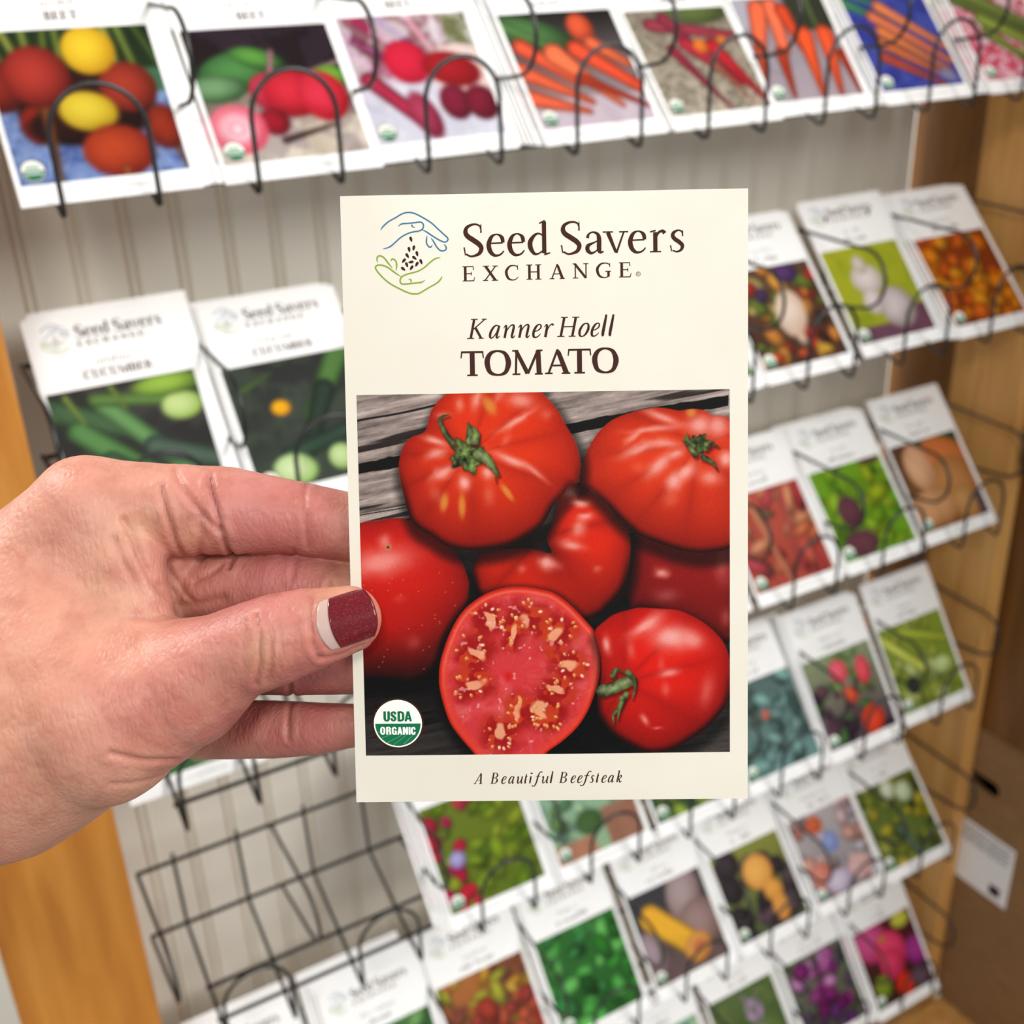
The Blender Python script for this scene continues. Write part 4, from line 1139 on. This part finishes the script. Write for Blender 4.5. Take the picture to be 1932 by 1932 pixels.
flat = lambda u, v: .00035 * math.sin(math.pi * min(max(u / 82.5, 0), 1)) * math.sin(math.pi * min(max(v / 125.9, 0), 1))
env_mesh = envelope('envelope', flat, TH)
env_mesh.materials.append(M['rack_paper'])
brand_o = seal_o = None
WORDS = {'beet': 'BEET', 'carrot': 'CARROT', 'cucumber': 'CUCUMBER'}
kinds = {}
def rack_packet(kind, i):
    """a packet with all its printed parts"""
    global brand_o, seal_o
    root = link('seed_packet', env_mesh)
    if kind not in kinds:
        p = picture('picture', paint_recipe(PICS[kind], 60) * .94, root, flat)
        k = Ink()
        wd = WORDS.get(kind.split()[-1])
        if wd:
            word(k, wd, 41, 90.2, 4.6)
        else:
            scribble(k, 41, 90.2, 22 + (i * 7) % 14, 4.2, i, t=1.5)
        t = k.build('title_print', root, flat)
        k = Ink()
        scribble(k, 41, 97.5, 16 + (i * 5) % 12, 3.4, i + 50, t=.8)
        t2 = k.build('variety_print', root, flat)
        k = Ink()
        scribble(k, 41, 4.4, 34, 2.0, i + 90, '6a5a54', .45)
        t3 = k.build('caption_print', root, flat)
        kinds[kind] = [q.data for q in (p, t, t2, t3)]
    else:
        for q, nm in zip(kinds[kind], ('picture', 'title_print', 'variety_print', 'caption_print')):
            link(nm, q, root)
    if brand_o is None:
        brand_o = brand_ink(3, 1.45).build('brand_print', root, flat).data
        seal_o = seal_ink(False).build('organic_seal', root, flat).data
    else:
        link('brand_print', brand_o, root)
        link('organic_seal', seal_o, root)
    return root

# row, column, kind, sideways, forward, lean, how many behind, shift of those behind, what singles it out
PK = [
 (1,1,'golden beet',.0033,.0072,.60,3,.0035,'sliced golden beets on blue cloth, leftmost in the top rack'),
 (1,2,'candy striped beet',.0053,.0058,.68,4,-.0035,'pink ringed beet slice beside red beets, top rack'),
 (1,3,'red beet',-.0003,.0150,.65,4,.0025,'dark red beets with purple stems, top rack'),
 (1,4,'carrot bunch',.0050,.0083,.70,5,-.0024,'bunch of orange carrots with green tops, top rack'),
 (1,5,'purple red carrot',.0012,.0070,.74,2,-.002,'deep red carrots on grey ground, top rack'),
 (1,6,'short carrot',-.0048,.0150,.68,3,.003,'stubby upright orange carrots, top rack'),
 (1,7,'orange finger carrot',-.0049,.0114,.70,4,-.003,'slim orange carrots on blue cloth, top rack'),
 (1,8,'green okra',.001,.0090,.70,3,-.003,'green pods on red checked cloth, top rack right end'),
 (2,1,'long slicing cucumber',-.0010,.0098,.58,5,.0015,'long green cucumbers, second rack left end above the knuckles'),
 (2,2,'climbing cucumber',.0008,.0075,.70,4,-.002,'dark cucumbers and yellow flower, left of the held packet'),
 (2,5,'garden pea',-.002,.0100,.70,2,.003,"second rack, almost hidden behind the held packet's right edge"),
 (2,6,'ornamental gourd',-.0051,.0095,.72,2,-.002,'multicoloured gourds, second rack beside the held packet'),
 (2,7,'garlic',-.0011,.0160,.70,3,.003,'white garlic on lime green, second rack'),
 (2,8,'orange cherry tomato',-.0020,.0074,.74,4,-.003,'small orange fruits, second rack right end'),
 (3,1,'dwarf kale',-.004,.0330,.66,0,0,'third rack, only its white bottom showing below the wrist'),
 (3,5,'garden pea',-.002,.0100,.70,2,.002,"third rack, sliver beside the held packet's right edge"),
 (3,6,'rainbow chard',-.003,.0090,.70,2,.003,'salmon and orange stalks, third rack'),
 (3,7,'speckled lettuce',-.0043,.0091,.71,4,-.002,'bright green lettuce with purple leaves, third rack'),
 (3,8,'pale potato',-.0068,.0111,.68,3,.001,'pale tan potatoes, third rack right end'),
 (4,3,'red leaf lettuce',.001,.0080,.66,5,-.0025,'green leaves with red flowers, fourth rack'),
 (4,4,'potted sage',.000,.0080,.68,3,-.002,'pale green herb over a clay pot, fourth rack'),
 (4,5,'dark leafy green',-.002,.0080,.68,2,.002,"fourth rack, white margin under the held packet's corner"),
 (4,6,'blue green kale',-.003,.0080,.66,4,.003,'blue green leaves, fourth rack'),
 (4,7,'hot pepper',-.0100,.0040,.60,3,-.002,'red peppers over dark leaves, fourth rack'),
 (4,8,'lima bean',-.0104,.0079,.58,2,.001,'yellow green bean pods, fourth rack right end'),
 (5,1,'fresh basil',-.002,.0080,.66,4,.001,'fifth rack, far left end at the bottom edge'),
 (5,2,'dwarf kale',.004,.0005,.60,6,-.002,'fifth rack, on the thick stack under the empty pockets'),
 (5,3,'flame coloured amaranth',.001,.0080,.66,3,-.002,'orange and red foliage, fifth rack'),
 (5,4,'fresh basil',-.001,.0080,.66,2,-.002,'lush bright green leaves, fifth rack'),
 (5,5,'winter squash',-.001,.0080,.68,4,.002,'cut yellow squash, fifth rack'),
 (5,6,'black tomato',-.002,.0080,.70,4,-.0025,'orange fruit halves among black ones, fifth rack'),
 (5,7,'pale zinnia',-.003,.0080,.70,4,-.002,'pale pink and blue blossoms, fifth rack'),
 (5,8,'green pickling pepper',-.0120,.0050,.72,2,-.001,'yellow green peppers, fifth rack right end'),
 (6,5,'potted sage',-.002,.0060,.66,1,.002,'lowest rack, white header left of the lilac flower'),
 (6,6,'lilac bee flower',-.002,.0060,.66,3,.002,'lilac flower on green, lowest rack'),
 (6,7,'purple bedding flower',-.003,.0040,.66,4,-.003,'magenta and purple blossoms, lowest rack'),
 (6,8,'pink zinnia',-.0086,-.0010,.62,4,-.003,'hot pink zinnias, lowest rack right end'),
]
BEH = {(2, 5): "peeking past the held packet in the second rack", (3, 5): "peeking past the held packet in the third rack",
       (4, 5): "under the held packet's lower right corner", (5, 1): 'at the far left end of the fifth rack',
       (5, 2): 'under the empty pockets, fifth rack', (6, 5): 'left of the lilac flower, lowest rack'}
rr = random.Random(8)
for i, (row, c, kind, dx, dy, th, nb, sh, what) in enumerate(PK):
    y0, z0 = -ST * (row - 1), UP - H * (row - 1)
    base_z = .0006
    front = rack_packet(kind, i)
    front.location = ((c - 1) * S + dx, y0 + dy, z0 + base_z)
    front.rotation_euler = (-th, 0, 0)
    tag(front, ('seed packet of ' if row not in () and not what.startswith(('third','second','fourth','fifth','lowest')) else 'seed packet in the ') + what, 'seed packet', 'front packets of the wire racks')
    for b in range(nb):
        o = front.copy()
        COL.objects.link(o)
        for ch in front.children:
            if ch.name.split('.')[0] in ('picture', 'organic_seal'):
                d = ch.copy()
                COL.objects.link(d)
                d.parent = o
        q = b + 1
        s_ = (.0030 if (row, c) in ((5, 2), (5, 1)) else .0013) * q + rr.uniform(0, .0008)
        g_ = .00135 * q
        o.location = ((c - 1) * S + dx + sh * q * .8 + rr.uniform(-.0012, .0012), y0 + dy + g_ * math.cos(th) + s_ * math.sin(th), z0 + base_z - g_ * math.sin(th) + s_ * math.cos(th))
        o.rotation_euler = (-th, 0, 0)
        tag(o, 'seed packet stacked behind the one ' + (BEH.get((row, c)) or 'showing ' + what.split(',')[0]), 'seed packet', 'packets behind the %s packet, rack %d from the top' % (kind, row))

# ---------------------------------------------------------------- the packet held in front
hwarp = lambda u, v: .0006 * math.sin(math.pi * min(max(u / 82.5, 0), 1)) * math.sin(math.pi * min(max(v / 125.9, 0), 1)) ** .7 + .00012 * math.sin(u * .19 + v * .05) * min(1, max(0, (v - 90) / 30))
hm = envelope('held', hwarp, .0009, 60, 90)
held = link('seed_packet', hm, None, 'paper')
HELD = Matrix(((0.86154, 0.47059, 0.19051, -0.00626), (-0.50746, 0.80952, 0.29523, -0.38665), (-0.01529, -0.35103, 0.93624, 1.37886), (0, 0, 0, 1)))
held.matrix_world = HELD
tag(held, 'cream seed packet with a printed photo of red tomatoes, held up by the hand', 'seed packet')
picture('tomato_picture', paint_tomatoes(620, 614) * np.array([.90, .86, .86]), held, hwarp, .00002)
brand_ink(7).build('brand_print', held, hwarp)
for (nm, sl, wt, items), pn in zip(LINES[2:4], ('variety_print', 'title_print')):
    k = Ink()
    for ch, x, w_, y, h in items:
        k.glyph(GL[ch], x, y, w_, h, BROWN, sl, wt * (1.2 if sl else 1), n=7)
    k.build(pn, held, hwarp)
k = Ink()
for ch, x, w_, y, h in LINES[4][3]:
    k.glyph(GL[ch], x, y, w_, h, BROWN, .2, 1.2, n=6)
k.build('caption_print', held, hwarp)
seal_ink(True).build('organic_seal', held, hwarp, .00005)
# ---------------------------------------------------------------- limbs of the hand in mm, in the held packet's frame
HAND= {'body':(9,[[(-281.8,-13.1,-65.2,33.2),(-206.1,-5.7,-24.6,30.2),(-158.5,1.9,-1.4,30.6),(-122.2,7.8,20.5,30.3),(-107.5,9.8,28.7,26.1)],[(-126.0,7.8,37.5,20.7),(-112.0,8.9,48.8,14.7),(-99.0,6.9,63.0,10.4)],[(-113.7,3.9,16.1,26.4),(-95.2,-2.0,19.8,18.9),(-75.7,-4.9,26.8,12.2)],[(-95.7,6.9,59.7,8.9),(-89.1,3.0,51.5,8.1),(-87.5,2.0,44.8,6.9)],[(-95.5,19.7,35.0,13.2),(-102.5,23.5,19.5,17.2)]]),'thumb':(4,[[(-92.6,-2.9,21.1,16.6),(-75.7,-4.9,26.8,12.0),(-63.0,-8.4,34.0,9.4),(-55.2,-9.4,36.8,9.2),(-49.3,-8.9,38.5,8.5),(-40.8,-7.1,40.4,6.8)]]),'palm':(4,[[(-87.8,17.8,60.4,10.0),(-85.1,18.3,51.3,9.4),(-87.0,20.7,45.0,8.2)],[(-88.0,19.7,42.2,9.6),(-96.8,25.5,23.9,13.6)]]),'index':(3,[[(-99.4,7.9,63.0,10.5),(-83.8,9.4,61.9,10.1),(-69.0,9.9,61.6,9.4),(-54.6,9.9,59.9,7.9),(-41.9,8.9,57.5,7.4),(-29.9,8.4,56.3,6.8),(-15.1,7.2,55.1,5.7)]]),'middle':(3,[[(-89.5,24.7,44.4,9.3),(-72.9,17.8,43.9,8.8),(-58.8,13.3,44.4,8.1),(-42.5,9.9,43.5,7.1),(-29.1,8.9,42.8,6.5),(-11.9,7.3,42.2,5.5)]]),'ring':(3,[[(-90.3,32.4,24.9,8.9),(-70.9,21.6,26.9,8.5),(-56.1,14.7,27.8,8.0),(-42.6,9.8,28.6,7.6),(-27.1,8.9,28.5,6.6),(-12.1,6.9,28.7,5.2)]]),'little':(3,[[(-96.6,34.2,9.1,7.9),(-80.6,23.4,9.7,6.9),(-61.4,13.7,12.2,6.4),(-50.8,9.8,13.3,5.7),(-42.8,6.9,14.7,4.7),(-36.9,5.9,15.2,3.8)]])}
CREASE= [([(-57.2,42.7),(-56.0,39.4),(-56.2,34.0),(-57.9,29.1)],0.5,0.8),([(-55.3,42.9),(-53.9,38.9),(-54.2,33.4),(-55.7,29.9)],0.45,0.8),([(-52.7,41.0),(-52.0,37.2),(-52.8,32.9)],0.25,0.7),([(-59.8,41.7),(-59.0,37.9),(-59.7,31.9)],0.2,0.8),([(-50.9,69.6),(-51.3,66.2),(-50.9,60.4),(-50.5,53.9)],0.45,0.8),([(-49.8,60.9),(-49.5,54.5)],0.25,0.8),([(-70.9,69.2),(-69.0,63.3),(-67.9,56.9),(-68.0,52.6),(-69.0,49.3)],1.0,0.8),([(-78.9,70.9),(-74.8,65.5),(-70.5,60.1),(-68.5,57.9)],0.7,0.8),([(-80.5,67.2),(-79.4,63.4),(-78.3,58.6),(-77.7,52.7)],0.8,0.9),([(-87.7,60.9),(-85.1,56.0),(-82.0,47.9),(-79.8,44.1),(-77.9,42.1)],0.55,0.9),([(-89.1,57.2),(-86.4,51.2),(-83.4,45.2),(-80.6,42.5)],0.35,1.1),([(-72.3,60.7),(-72.3,56.9),(-74.3,52.6),(-76.3,50.7)],0.5,1.2),([(-76.9,46.2),(-73.4,47.8),(-69.2,50.6)],0.35,0.8),([(-85.7,16.6),(-81.2,14.3),(-76.4,12.9)],0.6,1.0),([(-86.9,9.6),(-82.6,8.5),(-79.3,8.3)],0.3,1.2),([(-84.4,41.4),(-80.2,40.6),(-75.8,41.2),(-70.4,42.7)],0.5,1.6),([(-56.3,24.0),(-56.9,19.8),(-56.5,12.3)],0.55,0.8),([(-53.9,53.4),(-54.6,47.0)],0.35,0.8),([(-46.5,46.0),(-46.7,42.6),(-46.2,37.2),(-45.2,34.1)],0.5,0.8),([(-45.2,34.1),(-41.6,34.1),(-37.4,35.7)],0.35,0.7),([(-35.9,45.7),(-34.3,42.4),(-34.4,38.6),(-36.1,35.7)],0.25,0.7)]
BLUSH= [(-60.0,63.2,17.9,'d88a80',0.8),(-46.2,60.8,12.6,'d4857c',0.8),(-60.4,49.2,15.8,'cf7f7a',0.9),(-47.0,31.7,12.6,'cc7c74',0.9),(-58.3,17.6,17.9,'c66f6c',0.95),(-43.1,18.5,7.4,'cf7a72',0.6),(-73.2,52.6,7.4,'d99080',0.6),(-84.7,59.2,5.8,'e8b894',0.7),(-82.5,49.5,5.3,'dc9488',0.7),(-88.5,46.4,6.3,'e2ac8a',0.6),(-75.1,58.0,3.7,'e8b490',0.5),(-94.7,54.0,9.5,'db9a84',0.5),(-101.0,34.6,16.8,'e2a086',0.5),(-85.0,27.8,8.4,'e09080',0.55),(-66.4,33.0,8.4,'dc9482',0.6),(-56.0,36.2,4.7,'e4b08c',0.7),(-49.0,38.3,4.2,'dd9180',0.6),(-42.3,46.3,5.3,'e2ac88',0.6),(-104.4,10.3,15.8,'e0ac8e',0.5),(-91.5,4.7,9.5,'d8a48a',0.4),(-110.3,22.6,7.4,'e8ac88',0.5),(-105.8,24.7,1.5,'cf8a68',0.4),(-108.4,7.6,2.1,'d88a70',0.4)]
NAIL= ((-39.5,41.4),(-45.5,40.0),(-33.9,42.9),(-40.3,47.1),(-38.5,35.6))
# ---------------------------------------------------------------- the hand, one continuous surface grown from tapering limbs
def build_hand():
    import openvdb as vdb
    vox = .55
    lo = np.array([-300., -48., -105.])
    hi = np.array([2., 62., 82.])
    nx, ny, nz = ((hi - lo) / vox).astype(int) + 1
    def field(P):
        pmin, pmax = P.reshape(-1, 3).min(0), P.reshape(-1, 3).max(0)
        def chain(nodes):
            d = np.full(P.shape[:-1], 1e3, np.float32)
            N = np.array(nodes)
            if (N[:, :3].min(0) - N[:, 3].max() - 14 > pmax).any() or (N[:, :3].max(0) + N[:, 3].max() + 14 < pmin).any():
                return d
            for a, b in zip(nodes[:-1], nodes[1:]):
                A, B = np.array(a[:3], np.float32), np.array(b[:3], np.float32)
                e = B - A
                q = P - A
                t = np.clip((q @ e) / (e @ e), 0, 1)
                dd = np.sqrt(((q - t[..., None] * e) ** 2).sum(-1)) - (a[3] + (b[3] - a[3]) * t)
                d = np.minimum(d, dd)
            return d
        def smin(a, b, k):
            h = np.clip(.5 + .5 * (b - a) / k, 0, 1)
            return b + (a - b) * h - k * h * (1 - h)
        out = {}
        for nm, (k, chains) in HAND.items():
            d = chain(chains[0])
            for c in chains[1:]:
                d = smin(d, chain(c), k)
            out[nm] = d
        body = smin(out['body'], out['palm'], 1.2)
        body = smin(body, out['thumb'], 5.)
        fing = out['index']
        for nm, k in (('middle', .8), ('ring', .8), ('little', .8)):
            fing = smin(fing, out[nm], k)
        return smin(body, fing, 1.6), out
    F = np.empty((nx, ny, nz), np.float32)
    ys = lo[1] + vox * np.arange(ny)
    zs = lo[2] + vox * np.arange(nz)
    step = 20
    for i in range(0, nx, step):
        xs = lo[0] + vox * np.arange(i, min(i + step, nx))
        for k in range(0, nz, step):
            P = np.stack(np.meshgrid(xs, ys, zs[k:k + step], indexing='ij'), -1).astype(np.float32)
            F[i:i + len(xs), :, k:k + step] = field(P)[0]
    F = np.clip(F, -3 * vox, 3 * vox)
    g = vdb.FloatGrid(3 * vox)
    g.copyFromArray(F)
    pts, quads = g.convertToQuads(isovalue=0)
    pts = np.array(pts) * vox + lo
    def grad(P, e=.25):
        o_ = np.argsort(P[:, 0])
        def f(Q):
            r = np.empty(len(Q))
            for s_ in np.array_split(o_, 24):
                r[s_] = field(Q[s_].astype(np.float32))[0]
            return r
        n = np.stack([f(P + np.eye(3)[k] * e) - f(P - np.eye(3)[k] * e) for k in range(3)], -1)
        return n / (np.linalg.norm(n, axis=1)[:, None] + 1e-9)
    nrm = grad(pts)
    # creases pressed in where the skin folds, on the side turned to the holder
    dep = np.zeros(len(pts))
    front = np.clip(.25 - nrm[:, 1], 0, .5) * 2
    for pl, d, w_ in CREASE:
        m = np.full(len(pts), 1e3)
        n = len(pl) - 1
        for a, b in zip(pl[:-1], pl[1:]):
            A, B = np.array(a), np.array(b)
            e = B - A
            q = pts[:, [0, 2]] - A
            t = np.clip((q @ e) / (e @ e), 0, 1)
            m = np.minimum(m, np.hypot(*(q - t[:, None] * e).T))
        dep += d * (np.exp(-(m / (w_ * .6)) ** 2) - .30 * np.exp(-((m - w_ * 1.7) / w_) ** 2))
    pts2 = pts - nrm * (dep * front)[:, None]
    pts2 += nrm * (.12 * (fbm(pts[:, 0] * .35, pts[:, 2] * .35, 31, 3) - .5))[:, None]
    me = bpy.data.meshes.new('hand')
    me.from_pydata((pts2 / 1000).tolist(), [], quads[:, ::-1].tolist())
    me.shade_smooth()
    # skin colour: warmer fingers, paler folds, a few freckles
    col = np.ones((len(pts), 3)) * lin(hx('e3a08a'))
    x, z = pts[:, 0], pts[:, 2]
    for bx, bz, r, c, a in BLUSH:
        m = (np.exp(-((x - bx) ** 2 + (z - bz) ** 2) / (r * r)) * a)[:, None]
        col = col * (1 - m) + lin(hx(c)) * m
    m = (sst(.52, .68, fbm(x * .16, z * .16, 40, 4)) * .30)[:, None]
    col = col * (1 - m) + lin(hx('cf7a68')) * m
    m = (sst(.55, .72, fbm(x * .12 + 9, z * .12, 44, 3)) * .16)[:, None]
    col = col * (1 - m) + lin(hx('ecc4a6')) * m
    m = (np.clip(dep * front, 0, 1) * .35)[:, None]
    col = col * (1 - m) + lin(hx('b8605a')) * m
    ca = me.color_attributes.new('Col', 'FLOAT_COLOR', 'POINT')
    a = np.ones((len(pts), 4), np.float32)
    a[:, :3] = col * np.array([.69, .665, .655])
    ca.data.foreach_set('color', a.ravel())
    me.materials.append(M['skin'])
    h = link('hand', me)
    h.matrix_world = HELD
    tag(h, 'left hand with a dark red thumbnail, pinching the tomato seed packet by its left edge', 'hand')
    # thumbnail: curved plate lying on the thumb
    def nail(name, a0, a1, hb, m, lift, rnd0, rnd1, thick=.35):
        c = np.array(NAIL[0])
        ax = np.array(NAIL[2]) - np.array(NAIL[1])
        ax /= np.linalg.norm(ax)
        bx = np.array([-ax[1], ax[0]])
        na, nb = 28, 28
        vs = []
        for i in range(na + 1):
            for j in range(nb + 1):
                u, v = i / na, j / nb * 2 - 1
                aa_ = a0 + (a1 - a0) * u
                e0 = rnd0 * (v * v)
                e1 = rnd1 * (abs(v) ** 2.6)
                al = a0 + e0 + (a1 - e1 - a0 - e0) * u
                wd = hb * (1 - .10 * ((al + 1) / 7) ** 2)
                p = c + ax * al + bx * (v * wd)
                vs.append((p[0], 0, p[1], u, v))
        V = np.array(vs)
        Q = np.stack([V[:, 0], np.full(len(V), -30.), V[:, 2]], 1)
        # own curvature across the plate, a little proud of the skin
        al_ = (V[:, [0, 2]] - c) @ ax
        be_ = (V[:, [0, 2]] - c) @ bx
        ac = np.minimum(al_, 1.2)
        on = lambda p_, q_: settle(np.stack([c[0] + ax[0] * p_ + bx[0] * q_, np.full(len(p_), -30.), c[1] + ax[1] * p_ + bx[1] * q_], 1))[:, 1]
        Y = np.polyval(MIDP, al_) + on(ac, be_) - on(ac, be_ * 0) - lift
        n = len(V)
        top = np.stack([Q[:, 0], Y, Q[:, 2]], 1)
        bot = top + np.array([0, thick + .4, 0])
        fs = []
        I_ = lambda i, j: i * (nb + 1) + j
        for i in range(na):
            for j in range(nb):
                fs.append((I_(i, j), I_(i + 1, j), I_(i + 1, j + 1), I_(i, j + 1)))
                fs.append((n + I_(i, j), n + I_(i, j + 1), n + I_(i + 1, j + 1), n + I_(i + 1, j)))
        ring = [I_(i, 0) for i in range(na)] + [I_(na, j) for j in range(nb)] + [I_(i, nb) for i in range(na, 0, -1)] + [I_(0, j) for j in range(nb, 0, -1)]
        for p_, q_ in zip(ring, ring[1:] + ring[:1]):
            fs.append((p_, n + p_, n + q_, q_))
        mm_ = bpy.data.meshes.new(name)
        mm_.from_pydata((np.vstack([top, bot]) / 1000).tolist(), [], fs)
        bm = bmesh.new()
        bm.from_mesh(mm_)
        bmesh.ops.recalc_face_normals(bm, faces=bm.faces)
        bm.to_mesh(mm_)
        bm.free()
        mm_.shade_smooth()
        o = link(name, mm_, h, m)
        return o
    # one curved plate fitted to the thumb's back
    c = np.array(NAIL[0]); ax = np.array(NAIL[2]) - np.array(NAIL[1]); ax /= np.linalg.norm(ax); bx = np.array([-ax[1], ax[0]])
    def settle(Q):
        for it in range(45):
            Q[:, 1] += np.clip(field(Q.astype(np.float32))[0], -1, 3) * .9
        return Q
    ga = np.linspace(-6, 1.2, 20)
    MIDP = np.polyfit(ga, settle(np.stack([c[0] + ax[0] * ga, np.full(20, -30.), c[1] + ax[1] * ga], 1))[:, 1], 1)
    nl = nail('thumbnail', -6.0, 5.0, 5.0, 'bare_nail', .28, 1.2, 1.6, .9)
    nl['label'] = 'pale bare band of nail at the cuticle'
    np_ = nail('nail_polish', -3.5, 5.2, 5.02, 'nail_polish', .48, .5, 1.7, .3)
    np_['label'] = 'dark red glitter nail polish'
    return h
build_hand()
